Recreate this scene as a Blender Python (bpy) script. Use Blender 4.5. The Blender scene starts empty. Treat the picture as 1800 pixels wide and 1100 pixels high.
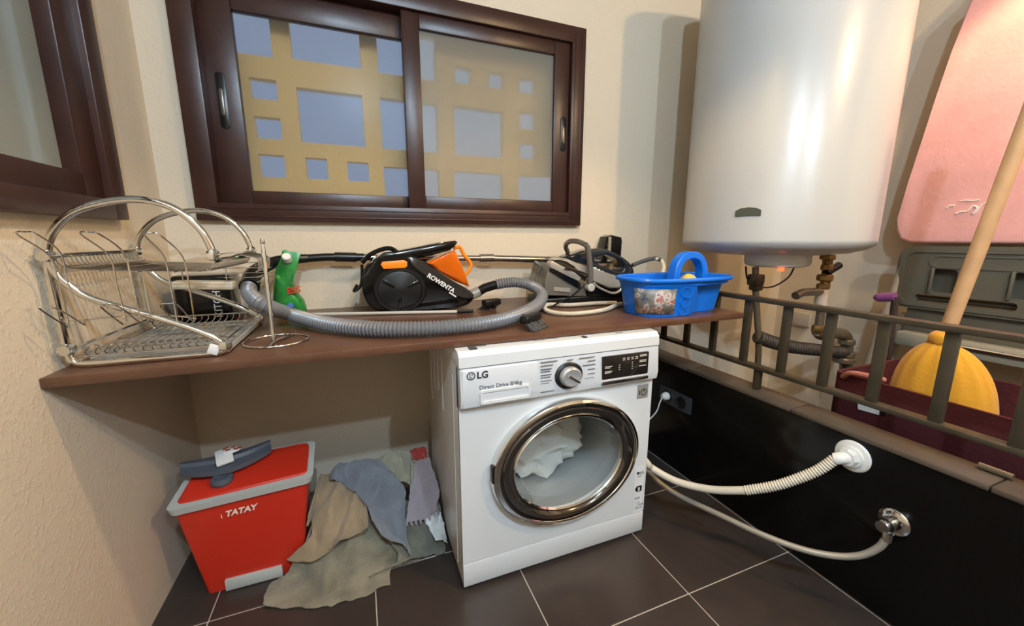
import bpy, bmesh, math, random
from mathutils import Vector, Matrix, noise
random.seed(7)
S = bpy.context.scene
COL = S.collection
PI = math.pi

# ---------------------------------------------------------------- camera
cd = bpy.data.cameras.new('camera')
cam = bpy.data.objects.new('camera', cd); COL.objects.link(cam)
cd.sensor_width = 36.0; cd.sensor_fit = 'HORIZONTAL'
cd.lens = 687.7 / 1800 * 36.0
cd.clip_start = 0.02
cam.location = (0.6336, -1.8919, 1.179)
cam.rotation_euler = (PI / 2 - 0.1868, 0, -0.3723)
S.camera = cam

# ---------------------------------------------------------------- world, lamps, exposure
W = bpy.data.worlds.new('dusk'); S.world = W; W.use_nodes = True
W.node_tree.nodes['Background'].inputs[0].default_value = (0.42, 0.52, 0.74, 1)
W.node_tree.nodes['Background'].inputs[1].default_value = 0.5

def spot_lamp(name, loc, power, col, size, aim=None, cone=None):
    l = bpy.data.lights.new(name, 'SPOT' if cone else 'POINT')
    l.energy = power; l.color = col; l.shadow_soft_size = size
    if cone:
        l.spot_size = math.radians(cone); l.spot_blend = 0.35
    o = bpy.data.objects.new(name, l); COL.objects.link(o); o.location = loc
    if aim:
        o.rotation_euler = (Vector(aim) - Vector(loc)).to_track_quat('-Z', 'Y').to_euler()
    return o
WARM = (1.0, 0.70, 0.38)
COOL = (0.60, 0.80, 1.0)
# The ceiling lamps are all above or behind the frame; their shadows and highlights show in the photograph.
# Every one hangs at ceiling height and shines freely or straight down.
spot_lamp('ceiling_lamp_over_worktop_offscreen', (1.2, -1.10, 2.56), 58, WARM, 0.035, (1.2, -1.10, 0), 112)
spot_lamp('ceiling_lamp_front_right_offscreen', (2.42, -2.35, 2.56), 66, WARM, 0.04)
spot_lamp('ceiling_lamp_alcove_offscreen', (2.95, -1.15, 2.56), 42, WARM, 0.03, (2.95, -1.15, 0), 96)
spot_lamp('cool_ceiling_lamp_behind_offscreen', (1.40, -3.15, 2.56), 95, COOL, 0.03)
spot_lamp('cool_ceiling_lamp_entrance_offscreen', (0.75, -2.57, 2.56), 115, COOL, 0.03)
S.view_settings.view_transform = 'Standard'
S.view_settings.look = 'None'
S.view_settings.gamma = 1.0
S.view_settings.use_curve_mapping = False
S.view_settings.exposure = 0.0
S.cycles.use_denoising = True
S.cycles.max_bounces = 10
S.cycles.sample_clamp_indirect = 4.0
S.cycles.caustics_reflective = True

# ---------------------------------------------------------------- materials
MATS = {}
def lin(c):
    return tuple((v / 12.92 if v <= 0.04045 else ((v + 0.055) / 1.055) ** 2.4) for v in [x / 255 for x in c]) + (1,)
def mat(name, rgb, rough=0.5, metal=0.0, bump=0.0, bscale=60.0, vary=0.0, vscale=6.0, coat=0.0, trans=0.0,
        emit=0.0, spec=0.5, sheen=0.0, alpha=1.0, ior=1.45, detail=4.0, rgb2=None):
    if name in MATS: return MATS[name]
    m = bpy.data.materials.new(name); m.use_nodes = True
    nt = m.node_tree; b = nt.nodes['Principled BSDF']
    c = lin(rgb)
    b.inputs['Base Color'].default_value = c
    b.inputs['Roughness'].default_value = rough
    b.inputs['Metallic'].default_value = metal
    b.inputs['Coat Weight'].default_value = coat
    b.inputs['Coat Roughness'].default_value = 0.08
    b.inputs['Transmission Weight'].default_value = trans
    b.inputs['Specular IOR Level'].default_value = spec
    b.inputs['Sheen Weight'].default_value = sheen
    b.inputs['IOR'].default_value = ior
    b.inputs['Alpha'].default_value = alpha
    if emit:
        b.inputs['Emission Color'].default_value = c; b.inputs['Emission Strength'].default_value = emit
    tc = nt.nodes.new('ShaderNodeTexCoord')
    if vary:
        n = nt.nodes.new('ShaderNodeTexNoise'); n.inputs['Scale'].default_value = vscale; n.inputs['Detail'].default_value = detail
        r = nt.nodes.new('ShaderNodeValToRGB')
        c2 = lin(rgb2) if rgb2 else tuple(v * (1 - vary) for v in c[:3]) + (1,)
        r.color_ramp.elements[0].color = c2; r.color_ramp.elements[1].color = c
        r.color_ramp.elements[0].position = 0.35; r.color_ramp.elements[1].position = 0.62
        nt.links.new(tc.outputs['Object'], n.inputs['Vector']); nt.links.new(n.outputs['Fac'], r.inputs['Fac'])
        nt.links.new(r.outputs['Color'], b.inputs['Base Color'])
    if bump:
        n = nt.nodes.new('ShaderNodeTexNoise'); n.inputs['Scale'].default_value = bscale; n.inputs['Detail'].default_value = detail
        bp = nt.nodes.new('ShaderNodeBump'); bp.inputs['Strength'].default_value = bump; bp.inputs['Distance'].default_value = 0.01
        nt.links.new(tc.outputs['Object'], n.inputs['Vector']); nt.links.new(n.outputs['Fac'], bp.inputs['Height'])
        nt.links.new(bp.outputs['Normal'], b.inputs['Normal'])
    MATS[name] = m
    return m

def stucco():
    m = mat('cream_stucco', (216, 202, 180), 0.85, spec=0.25)
    nt = m.node_tree; b = nt.nodes['Principled BSDF']
    tc = nt.nodes.new('ShaderNodeTexCoord')
    n = nt.nodes.new('ShaderNodeTexNoise'); n.inputs['Scale'].default_value = 85; n.inputs['Detail'].default_value = 5
    r = nt.nodes.new('ShaderNodeValToRGB'); r.color_ramp.elements[0].position = 0.52; r.color_ramp.elements[1].position = 0.66
    n2 = nt.nodes.new('ShaderNodeTexNoise'); n2.inputs['Scale'].default_value = 220; n2.inputs['Detail'].default_value = 2
    ma = nt.nodes.new('ShaderNodeMath'); ma.operation = 'MULTIPLY_ADD'; ma.inputs[1].default_value = 0.25
    bp = nt.nodes.new('ShaderNodeBump'); bp.inputs['Strength'].default_value = 0.2; bp.inputs['Distance'].default_value = 0.006
    for x in (n, n2): nt.links.new(tc.outputs['Object'], x.inputs['Vector'])
    nt.links.new(n.outputs['Fac'], r.inputs['Fac'])
    nt.links.new(n2.outputs['Fac'], ma.inputs[0]); nt.links.new(r.outputs['Color'], ma.inputs[2])
    nt.links.new(ma.outputs[0], bp.inputs['Height']); nt.links.new(bp.outputs['Normal'], b.inputs['Normal'])
    return m
STUCCO = stucco()
def frosted(name, rough, tint, clear, haze):
    m = bpy.data.materials.new(name); m.use_nodes = True
    nt = m.node_tree; nt.nodes.clear()
    out = nt.nodes.new('ShaderNodeOutputMaterial')
    rf = nt.nodes.new('ShaderNodeBsdfRefraction'); rf.inputs['Roughness'].default_value = rough; rf.inputs['IOR'].default_value = 1.12
    rf.inputs['Color'].default_value = tint
    tr = nt.nodes.new('ShaderNodeBsdfTransparent'); tr.inputs['Color'].default_value = tint
    m1 = nt.nodes.new('ShaderNodeMixShader'); m1.inputs[0].default_value = clear
    nt.links.new(rf.outputs[0], m1.inputs[1]); nt.links.new(tr.outputs[0], m1.inputs[2])
    df = nt.nodes.new('ShaderNodeBsdfDiffuse'); df.inputs['Color'].default_value = (0.62, 0.63, 0.58, 1)
    m2 = nt.nodes.new('ShaderNodeMixShader'); m2.inputs[0].default_value = haze
    nt.links.new(m1.outputs[0], m2.inputs[1]); nt.links.new(df.outputs[0], m2.inputs[2])
    gl = nt.nodes.new('ShaderNodeBsdfGlossy'); gl.inputs['Roughness'].default_value = 0.25
    m3 = nt.nodes.new('ShaderNodeMixShader'); m3.inputs[0].default_value = 0.004
    nt.links.new(m2.outputs[0], m3.inputs[1]); nt.links.new(gl.outputs[0], m3.inputs[2])
    nt.links.new(m3.outputs[0], out.inputs[0])
    return m

CHROME = mat('chrome', (225, 225, 222), 0.08, 1.0)
WIRE = mat('chrome_wire', (205, 203, 198), 0.16, 1.0)
STEEL = mat('brushed_steel', (190, 190, 190), 0.22, 1.0)
BLACKP = mat('black_plastic', (20, 20, 20), 0.32)
BLACKG = mat('black_gloss_plastic', (14, 14, 15), 0.10, coat=0.3)
GREYP = mat('grey_plastic', (110, 112, 114), 0.4)
DKGREY = mat('dark_grey_plastic', (72, 74, 78), 0.4)
WHITEP = mat('white_plastic', (232, 232, 228), 0.35)
ENAMEL = mat('white_enamel', (222, 226, 228), 0.22, coat=0.5)
WOODF = mat('dark_brown_frame', (58, 34, 28), 0.34, bump=0.05, bscale=30, vary=0.25, vscale=9)

# ---------------------------------------------------------------- mesh helpers
def new(): return bmesh.new()
def box(bm, c, s, rot=None, bev=0.0, seg=2):
    r = bmesh.ops.create_cube(bm, size=1.0)
    vs = r['verts']
    bmesh.ops.scale(bm, vec=s, verts=vs)
    if bev:
        es = list({e for v in vs for e in v.link_edges})
        rr = bmesh.ops.bevel(bm, geom=es, offset=bev, segments=seg, profile=0.5, affect='EDGES', clamp_overlap=True)
        vs = list({v for f in rr['faces'] for v in f.verts} | {v for v in vs if v.is_valid})
    if rot is not None:
        bmesh.ops.transform(bm, matrix=rot.to_4x4(), verts=vs)
    bmesh.ops.translate(bm, vec=c, verts=vs)
    return vs
def bb(bm, x0, x1, y0, y1, z0, z1, bev=0.0, seg=2):
    return box(bm, ((x0 + x1) / 2, (y0 + y1) / 2, (z0 + z1) / 2), (abs(x1 - x0), abs(y1 - y0), abs(z1 - z0)), None, bev, seg)
def smooth_path(pts, n=8, closed=False):
    P = [Vector(p) for p in pts]; out = []; N = len(P)
    rng = N if closed else N - 1
    for i in range(rng):
        if closed: a, b, c, d = P[(i - 1) % N], P[i], P[(i + 1) % N], P[(i + 2) % N]
        else: a, b, c, d = P[max(i - 1, 0)], P[i], P[i + 1], P[min(i + 2, N - 1)]
        for k in range(n):
            t = k / n
            out.append(0.5 * ((2 * b) + (c - a) * t + (2 * a - 5 * b + 4 * c - d) * t * t + (3 * b - a - 3 * c + d) * t ** 3))
    if not closed: out.append(P[-1])
    return out
def tube(bm, pts, r, seg=10, closed=False, rfun=None, caps=True):
    P = [Vector(p) for p in pts]; N = len(P); rings = []
    up = None
    for i, p in enumerate(P):
        if closed: t = P[(i + 1) % N] - P[(i - 1) % N]
        else: t = P[min(i + 1, N - 1)] - P[max(i - 1, 0)]
        if t.length < 1e-9: t = Vector((0, 0, 1))
        t.normalize()
        if up is None:
            up = Vector((0, 0, 1)) if abs(t.z) < 0.9 else Vector((1, 0, 0))
        up = (up - t * up.dot(t))
        if up.length < 1e-6: up = t.orthogonal()
        up.normalize(); s = t.cross(up)
        rr = rfun(i, N) if rfun else r
        rings.append([bm.verts.new(p + (up * math.cos(2 * PI * k / seg) + s * math.sin(2 * PI * k / seg)) * rr) for k in range(seg)])
    M_ = N if closed else N - 1
    for i in range(M_):
        a, b = rings[i], rings[(i + 1) % N]
        for k in range(seg):
            bm.faces.new((a[k], a[(k + 1) % seg], b[(k + 1) % seg], b[k]))
    if caps and not closed:
        bm.faces.new(list(reversed(rings[0]))); bm.faces.new(rings[-1])
def lathe(bm, prof, c=(0, 0, 0), axis='Z', seg=32, sx=1.0, sy=1.0, mtx=None, cap=True):
    """prof: list of (radius, height) along the axis"""
    rings = []
    for r, h in prof:
        ring = []
        for k in range(seg):
            a = 2 * PI * k / seg
            p = Vector((r * math.cos(a) * sx, r * math.sin(a) * sy, h))
            if axis == 'Y': p = Vector((p.x, -p.z, p.y))        # axis runs to -Y (towards the room)
            elif axis == 'X': p = Vector((-p.z, p.x, p.y))      # axis runs to -X
            if mtx: p = mtx @ p
            ring.append(bm.verts.new(p + Vector(c)))
        rings.append(ring)
    for a, b in zip(rings, rings[1:]):
        for k in range(seg):
            try: bm.faces.new((a[k], a[(k + 1) % seg], b[(k + 1) % seg], b[k]))
            except ValueError: pass
    for ring, r in ((rings[0], prof[0][0]), (rings[-1], prof[-1][0])):
        if cap and r > 1e-4:
            try: bm.faces.new(ring)
            except ValueError: pass
    bmesh.ops.remove_doubles(bm, verts=[v for r in rings for v in r], dist=1e-6)
def prism(bm, outline, y0, y1, axis='Y', bev=0.0, seg=2, inset=0.0):
    """outline 2D (a,b); axis Y: (x,z) pushed y0..y1; X: (y,z); Z: (x,y)"""
    def P(a, b, t):
        return {'Y': (a, t, b), 'X': (t, a, b), 'Z': (a, b, t)}[axis]
    v0 = [bm.verts.new(P(a, b, y0)) for a, b in outline]
    v1 = [bm.verts.new(P(a, b, y1)) for a, b in outline]
    fs = [bm.faces.new(v0), bm.faces.new(list(reversed(v1)))]
    n = len(outline)
    for i in range(n):
        fs.append(bm.faces.new((v0[i], v1[i], v1[(i + 1) % n], v0[(i + 1) % n])))
    if bev:
        es = list({e for v in v0 + v1 for e in v.link_edges if (e.verts[0] in v0) == (e.verts[1] in v0)})
        bmesh.ops.bevel(bm, geom=es, offset=bev, segments=seg, profile=0.5, affect='EDGES', clamp_overlap=True)
def rrect(x0, x1, z0, z1, r, n=5):
    out = []
    for cx, cz, a0 in ((x1 - r, z1 - r, 0), (x0 + r, z1 - r, 90), (x0 + r, z0 + r, 180), (x1 - r, z0 + r, 270)):
        for k in range(n + 1):
            a = math.radians(a0 + 90 * k / n)
            out.append((cx + r * math.cos(a), cz + r * math.sin(a)))
    return out
def ell(cx, cz, rx, rz, n=40):
    return [(cx + rx * math.cos(2 * PI * k / n), cz + rz * math.sin(2 * PI * k / n)) for k in range(n)]
def ringplate(bm, outer, inner, y0, y1, axis='Y'):
    """flat plate between two outlines with the same vertex count"""
    def P(a, b, t): return {'Y': (a, t, b), 'X': (t, a, b), 'Z': (a, b, t)}[axis]
    n = len(outer)
    A = [[bm.verts.new(P(a, b, t)) for a, b in o] for o in (outer, inner) for t in (y0, y1)]
    o0, o1, i0, i1 = A
    for k in range(n):
        j = (k + 1) % n
        for q in ((o0[k], o0[j], o1[j], o1[k]), (i0[k], i1[k], i1[j], i0[j]), (o0[k], i0[k], i0[j], o0[j]), (o1[k], o1[j], i1[j], i1[k])):
            bm.faces.new(q)

MTX = {}
def obj(name, bm, m, parent=None, smooth=True, angle=35, world=True, kind=None, label=None):
    bmesh.ops.recalc_face_normals(bm, faces=bm.faces[:])
    if parent is not None and world and parent.name in MTX:
        bm.transform(MTX[parent.name].inverted())
    me = bpy.data.meshes.new(name); bm.to_mesh(me); bm.free()
    if smooth:
        for p in me.polygons: p.use_smooth = True
        try: me.set_sharp_from_angle(angle=math.radians(angle))
        except Exception: pass
    if m is not None:
        for mm in (m if isinstance(m, (list, tuple)) else [m]): me.materials.append(mm)
    o = bpy.data.objects.new(name, me); COL.objects.link(o)
    if parent is not None: o.parent = parent; 
    if parent is not None: MTX[o.name] = MTX.get(parent.name, Matrix())
    if kind: o['kind'] = kind
    if label: o['label'] = label
    return o
def tag(o, label, cat, group=None):
    o['label'] = label; o['category'] = cat
    if group: o['group'] = group
    return o
def thing(name, label, cat, loc=(0, 0, 0), rotz=0.0, group=None):
    o = bpy.data.objects.new(name, None); COL.objects.link(o)
    o.empty_display_size = 0.05
    o.location = loc; o.rotation_euler = (0, 0, rotz)
    MTX[o.name] = Matrix.Translation(loc) @ Matrix.Rotation(rotz, 4, 'Z')
    return tag(o, label, cat, group)
def local(o):
    """parts of this thing are given in its own coordinates"""
    MTX[o.name] = Matrix(); return o
def struct(name, bm, m, parent=None, smooth=False, label=None):
    return obj(name, bm, m, parent, smooth, kind='structure' if parent is None else None, label=label)
def text_bm(bm, s, size, mtx, depth=0.0006, bold=0.0, shear=0.0, align='LEFT'):
    cu = bpy.data.curves.new('lettering', 'FONT'); cu.body = s; cu.size = size; cu.extrude = depth; cu.offset = bold
    cu.shear = shear; cu.align_x = align; cu.resolution_u = 3
    o = bpy.data.objects.new('lettering', cu); COL.objects.link(o)
    dg = bpy.context.evaluated_depsgraph_get()
    me = bpy.data.meshes.new_from_object(o.evaluated_get(dg))
    bpy.data.objects.remove(o); bpy.data.curves.remove(cu)
    me.transform(mtx); bm.from_mesh(me); bpy.data.meshes.remove(me)
def face_y(x, y, z, roll=0.0, yaw=0.0):
    """text plane facing -Y at this point"""
    return Matrix.Translation((x, y, z)) @ Matrix.Rotation(yaw, 4, 'Z') @ Matrix.Rotation(PI / 2, 4, 'X') @ Matrix.Rotation(roll, 4, 'Z')

# ================================================================ THE SETTING
XL, XR, YF, ZC = -0.04, 3.42, -3.3, 2.62
# window holes: back wall x .075..1.75, z 1.25..2.19 ; left wall y -1.35..-.33, z 1.235..2.19
WX0, WX1, WZ0, WZ1 = 0.072, 1.752, 1.249, 2.19
LY0, LY1, LZ0, LZ1 = -1.45, -0.325, 1.235, 2.19

bm = new()
for a in ((XL - .15, WX0 + .03, 0, ZC), (WX1 - .03, XR + .15, 0, ZC), (WX0 + .03, WX1 - .03, 0, WZ0 + .03), (WX0 + .03, WX1 - .03, WZ1 - .03, ZC)):
    bb(bm, a[0], a[1], 0, .07, a[2], a[3])
struct('wall_back', bm, STUCCO)
bm = new()
for a in ((YF, LY0 + .03, 0, ZC), (LY1 - .03, 0, 0, ZC), (LY0 + .03, LY1 - .03, 0, LZ0 + .03), (LY0 + .03, LY1 - .03, LZ1 - .03, ZC)):
    bb(bm, XL - .12, XL, a[0], a[1], a[2], a[3])
struct('wall_left', bm, STUCCO)
bm = new(); bb(bm, XR, XR + .1, YF, 0, 0, ZC); struct('wall_right', bm, STUCCO)
bm = new(); bb(bm, XL - .12, XR + .1, YF - .1, YF, 0, ZC); struct('wall_front', bm, mat('dark_wood_front', (140, 122, 102), .6))
bm = new(); bb(bm, XL - .12, XR + .1, YF - .1, .07, ZC, ZC + .1); struct('ceiling', bm, mat('ceiling_paint', (215, 208, 195), .9))

# floor: one slab of grout with tiles standing proud of it
bm = new(); bb(bm, XL - .12, XR + .1, YF - .1, .07, -.06, -.002)
floor = struct('floor', bm, mat('pale_grout', (178, 168, 155), .9))
TILE = mat('dark_brown_floor_tile', (58, 50, 46), .30, bump=.03, bscale=25, vary=.16, vscale=5)
TX, TY, TP, TQ = 1.601, -1.061, .494, .472
bm = new(); bb(bm, -TP / 2 + .002, TP / 2 - .002, -TQ / 2 + .002, TQ / 2 - .002, -.012, 0, .0012, 1)
t0 = obj('tile', bm, TILE, floor, smooth=False)
first = True
for i in range(-4, 5):
    for j in range(-5, 3):
        x, y = TX + (i + .5) * TP, TY + (j + .5) * TQ
        if not (XL - .3 < x < XR + .2 and YF - .1 < y < .1): continue
        o = t0 if first else t0.copy()
        if not first: COL.objects.link(o)
        first = False
        o.location = (x, y, 0); o.parent = floor

# low black parapet with its ledge, carrying the railing
BLACKT = mat('polished_black_stone', (14, 14, 13), .16, spec=.45, vary=.3, vscale=3)
bm = new(); bb(bm, 2.10, 2.205, YF, -.001, 0, .545)
low = struct('wall_low', bm, BLACKT)
CAP = mat('brown_ledge_tile', (92, 80, 68), .35, vary=.2, vscale=8)
ys = [-.002, -.50, -1.0, -1.5, -2.0, -2.5, -3.0, YF]
for a, b in zip(ys, ys[1:]):
    bm = new(); bb(bm, 2.092, 2.21, b + .0015, a - .0015, .545, .562, .004)
    obj('ledge_tile', bm, CAP, low)

# ---- windows
def slot_pull(parent, x, y, z, h, axis):
    """flush pull handle: dark oblong cup with a bright lever"""
    bm = new()
    if axis == 'Y': prism(bm, rrect(x - .016, x + .016, z - h, z + h, .014), y - .004, y + .012, 'Y', .002)
    else: prism(bm, rrect(y - .016, y + .016, z - h, z + h, .014), x - .012, x + .004, 'X', .002)
    o = obj('pull_handle', bm, BLACKP, parent)
    bm = new()
    if axis == 'Y': prism(bm, rrect(x - .007, x + .005, z - h * .55, z + h * .4, .005), y - .009, y, 'Y', .002)
    else: prism(bm, rrect(y - .005, y + .007, z - h * .55, z + h * .4, .005), x, x + .009, 'X', .002)
    obj('lever', bm, mat('handle_metal', (120, 112, 100), .3, .8), o)
bm = new()
w1 = bpy.data.objects.new('window_1', None); COL.objects.link(w1); w1.location = (.91, 0, WZ0); w1['kind'] = 'structure'
w1['label'] = 'dark brown framed two-pane sliding window above the worktop'
MTX['window_1'] = Matrix.Translation(w1.location)
def member(name, parent, x0, x1, z0, z1, y0, y1, m=WOODF):
    bm = new(); bb(bm, x0, x1, y0, y1, z0, z1, .004); return obj(name, bm, m, parent)
# fixed frame
member('frame_stile', w1, WX0, WX0 + .075, WZ0, WZ1, -.034, .07)
member('frame_stile', w1, WX1 - .075, WX1, WZ0, WZ1, -.034, .07)
member('frame_rail', w1, WX0 + .07, WX1 - .07, WZ0, WZ0 + .068, -.034, .07)
member('frame_rail', w1, WX0 + .07, WX1 - .07, WZ1 - .072, WZ1, -.034, .07)
for z in (WZ0 + .018, WZ0 + .05):
    bm = new(); bb(bm, WX0 + .05, WX1 - .05, -.037, -.03, z - .003, z + .003, .002); obj('bead', bm, WOODF, w1)
for x in (WX1 - .022, WX1 - .058):
    bm = new(); bb(bm, x - .003, x + .003, -.037, -.03, WZ0 + .03, WZ1 - .03, .002); obj('bead', bm, WOODF, w1)
# left sash (runs behind) and right sash (in front)
def sash(x0, x1, sl, sr, y0, y1, zb, zt, glass):
    z0, z1 = WZ0 + .06, WZ1 - .065
    e = bpy.data.objects.new('sash', None); COL.objects.link(e); e.parent = w1; MTX[e.name] = MTX['window_1']
    member('stile', e, x0, x0 + sl, z0, z1, y0, y1); member('stile', e, x1 - sr, x1, z0, z1, y0, y1)
    member('rail', e, x0 + sl, x1 - sr, z0, zb, y0, y1 - .002); member('rail', e, x0 + sl, x1 - sr, zt, z1, y0, y1 - .002)
    bm = new(); bb(bm, x0 + sl - .004, x1 - sr + .004, (y0 + y1) / 2 - .002, (y0 + y1) / 2 + .002, zb - .004, zt + .004)
    obj('pane', bm, glass, e, smooth=False)
    return e
G1 = frosted('reeded_frosted_glass', .22, (.95, .97, .99, 1), .36, .05)
G2 = frosted('frosted_glass', .38, (.95, .95, .93, 1), .16, .20)
s1 = sash(.135, .945, .118, .07, .024, .058, 1.372, 2.022, G1)
s2 = sash(.868, 1.672, .074, .082, -.016, .018, 1.372, 2.058, G2)
slot_pull(s2, 1.644, -.016, 1.70, .082, 'Y')
slot_pull(s1, .192, .024, 1.70, .10, 'Y')

w2 = bpy.data.objects.new('window_2', None); COL.objects.link(w2); w2.location = (XL, -.9, LZ0); w2['kind'] = 'structure'
w2['label'] = 'dark framed frosted window in the side wall over the dish rack'
MTX['window_2'] = Matrix.Translation(w2.location)
def memx(name, y0, y1, z0, z1, x0=XL - .06, x1=XL + .034, m=WOODF):
    bm = new(); bb(bm, x0, x1, y0, y1, z0, z1, .004); return obj(name, bm, m, w2)
memx('frame_stile', LY1 - .07, LY1, LZ0, LZ1); memx('frame_stile', LY0, LY0 + .07, LZ0, LZ1)
memx('frame_rail', LY0 + .06, LY1 - .06, LZ0, LZ0 + .055); memx('frame_rail', LY0 + .06, LY1 - .06, LZ1 - .06, LZ1)
memx('sash_stile', LY1 - .155, LY1 - .065, LZ0 + .05, LZ1 - .05, XL - .05, XL + .016)
memx('sash_rail', LY0 + .06, LY1 - .15, LZ0 + .05, LZ0 + .115, XL - .05, XL + .016)
memx('sash_rail', LY0 + .06, LY1 - .15, LZ1 - .12, LZ1 - .05, XL - .05, XL + .016)
bm = new(); bb(bm, XL - .026, XL - .022, LY0 + .05, LY1 - .15, LZ0 + .11, LZ1 - .11)
obj('pane', bm, frosted('dim_frosted_glass', .12, (.80, .88, .80, 1), .2, .34), w2, smooth=False)
bm = new(); bb(bm, XL - .75, XL - .65, -2.4, .6, .3, 3.2)
struct('wall_shaft', bm, mat('shaft_render', (92, 98, 86), .9))

# pierced block screen outside the back window: every opening is a real hole
OPEN = [(.27, .367, 1.441, 1.532), (.448, .535, 1.441, 1.53), (.617, .709, 1.441, 1.525), (.27, .367, 1.596, 1.681), (.268, .366, 1.750, 1.828),
        (.438, .70, 1.593, 1.812), (.20, .362, 1.914, 2.10), (.432, .704, 1.92, 2.10), (.775, 1.035, 1.915, 2.10), (.775, 1.035, 1.593, 1.812),
        (.775, 1.035, 1.30, 1.513), (1.12, 1.372, 1.591, 1.816), (1.112, 1.371, 1.30, 1.513), (1.128, 1.207, 1.921, 1.993), (1.299, 1.375, 1.922, 1.993),
        (1.466, 1.55, 1.919, 1.99), (1.467, 1.555, 1.746, 1.828), (1.467, 1.557, 1.598, 1.677), (1.46, 1.70, 1.30, 1.513),
        (.27, .367, 1.30, 1.372), (.448, .535, 1.30, 1.372), (.617, .709, 1.30, 1.372)][:19]
xs = sorted({-.35, 2.3} | {v for o in OPEN for v in o[:2]}); zs = sorted({.95, 2.5} | {v for o in OPEN for v in o[2:]})
bm = new()
for z0, z1 in zip(zs, zs[1:]):
    run = None
    for x0, x1 in zip(xs, xs[1:]):
        cx, cz = (x0 + x1) / 2, (z0 + z1) / 2
        hole = any(a < cx < b and c < cz < d for a, b, c, d in OPEN)
        if hole:
            if run: bb(bm, run[0], run[1], .125, .165, z0, z1); run = None
        else: run = (run[0], x1) if run else (x0, x1)
    if run: bb(bm, run[0], run[1], .125, .165, z0, z1)
o = struct('wall_screen', bm, mat('ochre_block', (250, 216, 150), .9, bump=.2, bscale=40))

# ================================================================ RAILING
RAILM = mat('bronze_painted_steel', (74, 66, 52), .38, .25, vary=.2, vscale=20)
rail = thing('railing', 'low bronze metal railing with square bars standing on the black parapet', 'railing', (2.15, -1.6, .562))
bm = new(); bb(bm, 2.128, 2.172, YF + .002, -.002, .928, .946, .003); obj('top_rail', bm, RAILM, rail)
bm = new(); bb(bm, 2.128, 2.172, YF + .002, -.002, .648, .664, .003); obj('bottom_rail', bm, RAILM, rail)
py = [-.115, -.270, -.428, -.585, -.745, -.908, -1.057, -1.205, -1.358, -1.51, -1.663, -1.816, -1.97, -2.12, -2.275, -2.43, -2.58, -2.73, -2.88, -3.03, -3.18]
for y in py:
    bm = new(); bb(bm, 2.141, 2.159, y - .015, y + .015, .66, .93, .002); obj('bar', bm, RAILM, rail)
for y in (-.05, -.82, -1.73, -2.65, -3.25):
    bm = new(); bb(bm, 2.138, 2.162, y - .012, y + .012, .5625, .65, .002); obj('foot', bm, RAILM, rail)

# ================================================================ WORKTOP
bm = new(); bb(bm, XL + .001, 2.122, -.751, -.001, .853, .877, .0025)
wt = tag(obj('worktop', bm, mat('dark_brown_laminate', (98, 66, 48), .32, bump=.04, bscale=18, vary=.18, vscale=14)),
         'long dark brown laminate worktop fixed along the window wall', 'worktop')

# ================================================================ WASHING MACHINE
wm = thing('washing_machine', 'white front-loading washing machine with a chrome-ringed door under the worktop', 'washing machine', (1.265, -.49, 0))
MX0, MX1, MYF, MYB = .893, 1.638, -.777, -.205
DCX, DCZ, DRX, DRZ = 1.280, .410, .290, .2325
bm = new()
n = 72
hole = [(DCX + .235 * math.cos(2 * PI * k / n), DCZ + .19 * math.sin(2 * PI * k / n)) for k in range(n)]
outer = []
hw, z0, z1 = (MX1 - MX0) / 2, .105, .668
mx, mz = (MX0 + MX1) / 2, DCZ
for k in range(n):
    a = 2 * PI * k / n; c, s = math.cos(a), math.sin(a)
    t = min(hw / abs(c) if abs(c) > 1e-6 else 9e9, ((z1 - mz) if s > 0 else (mz - z0)) / abs(s) if abs(s) > 1e-6 else 9e9)
    outer.append((mx + c * t, mz + s * t))
def near_corner(o, x, z):
    i = min(range(len(o)), key=lambda q: (o[q][0] - x) ** 2 + (o[q][1] - z) ** 2); o[i] = (x, z)
for x in (MX0, MX1):
    for z in (z0, z1): near_corner(outer, x, z)
ringplate(bm, outer, hole, MYF, MYF + .012)
obj('front_panel', bm, ENAMEL, wm, smooth=False)
bm = new()
bb(bm, MX0, MX0 + .012, MYF + .004, MYB, .02, .80, .003); bb(bm, MX1 - .012, MX1, MYF + .004, MYB, .02, .80, .003)
bb(bm, MX0 + .005, MX1 - .005, MYB - .012, MYB, .02, .80); bb(bm, MX0 + .005, MX1 - .005, MYF + .01, MYB, .02, .03)
cab = obj('cabinet', bm, mat('white_side_panel', (212, 210, 204), .3, coat=.2), wm)
for yy, za, zb in ((-.70, .05, .75), (-.52, .55, .76), (-.44, .60, .76), (-.36, .58, .76), (-.28, .50, .76)):
    bm = new(); bb(bm, MX0 - .0025, MX0 + .002, yy - .004, yy + .004, za, zb, .001, 1); obj('pressed_rib', bm, MATS['white_side_panel'], cab)
bm = new(); bb(bm, MX0, MX1, MYF - .001, MYF + .012, .014, .102, .004); obj('plinth', bm, ENAMEL, wm)
bm = new(); prism(bm, [(MYF + .03, .655), (MYF - .004, .662), (MYF - .022, .672), (MYF - .028, .70), (MYF - .020, .7955), (MYF + .03, .7955)], MX0, MX1, 'X', .003)
panel = obj('control_panel', bm, mat('panel_white', (216, 221, 226), .25, coat=.4), wm, angle=25)
bm = new(); prism(bm, [(MYF - .021, .799), (MYF - .019, .832), (MYF - .004, .848), (MYF + .03, .8505), (MYB, .8505), (MYB, .799)], MX0 - .002, MX1 + .002, 'X', .003)
top = obj('top_panel', bm, ENAMEL, wm, angle=25)
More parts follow.
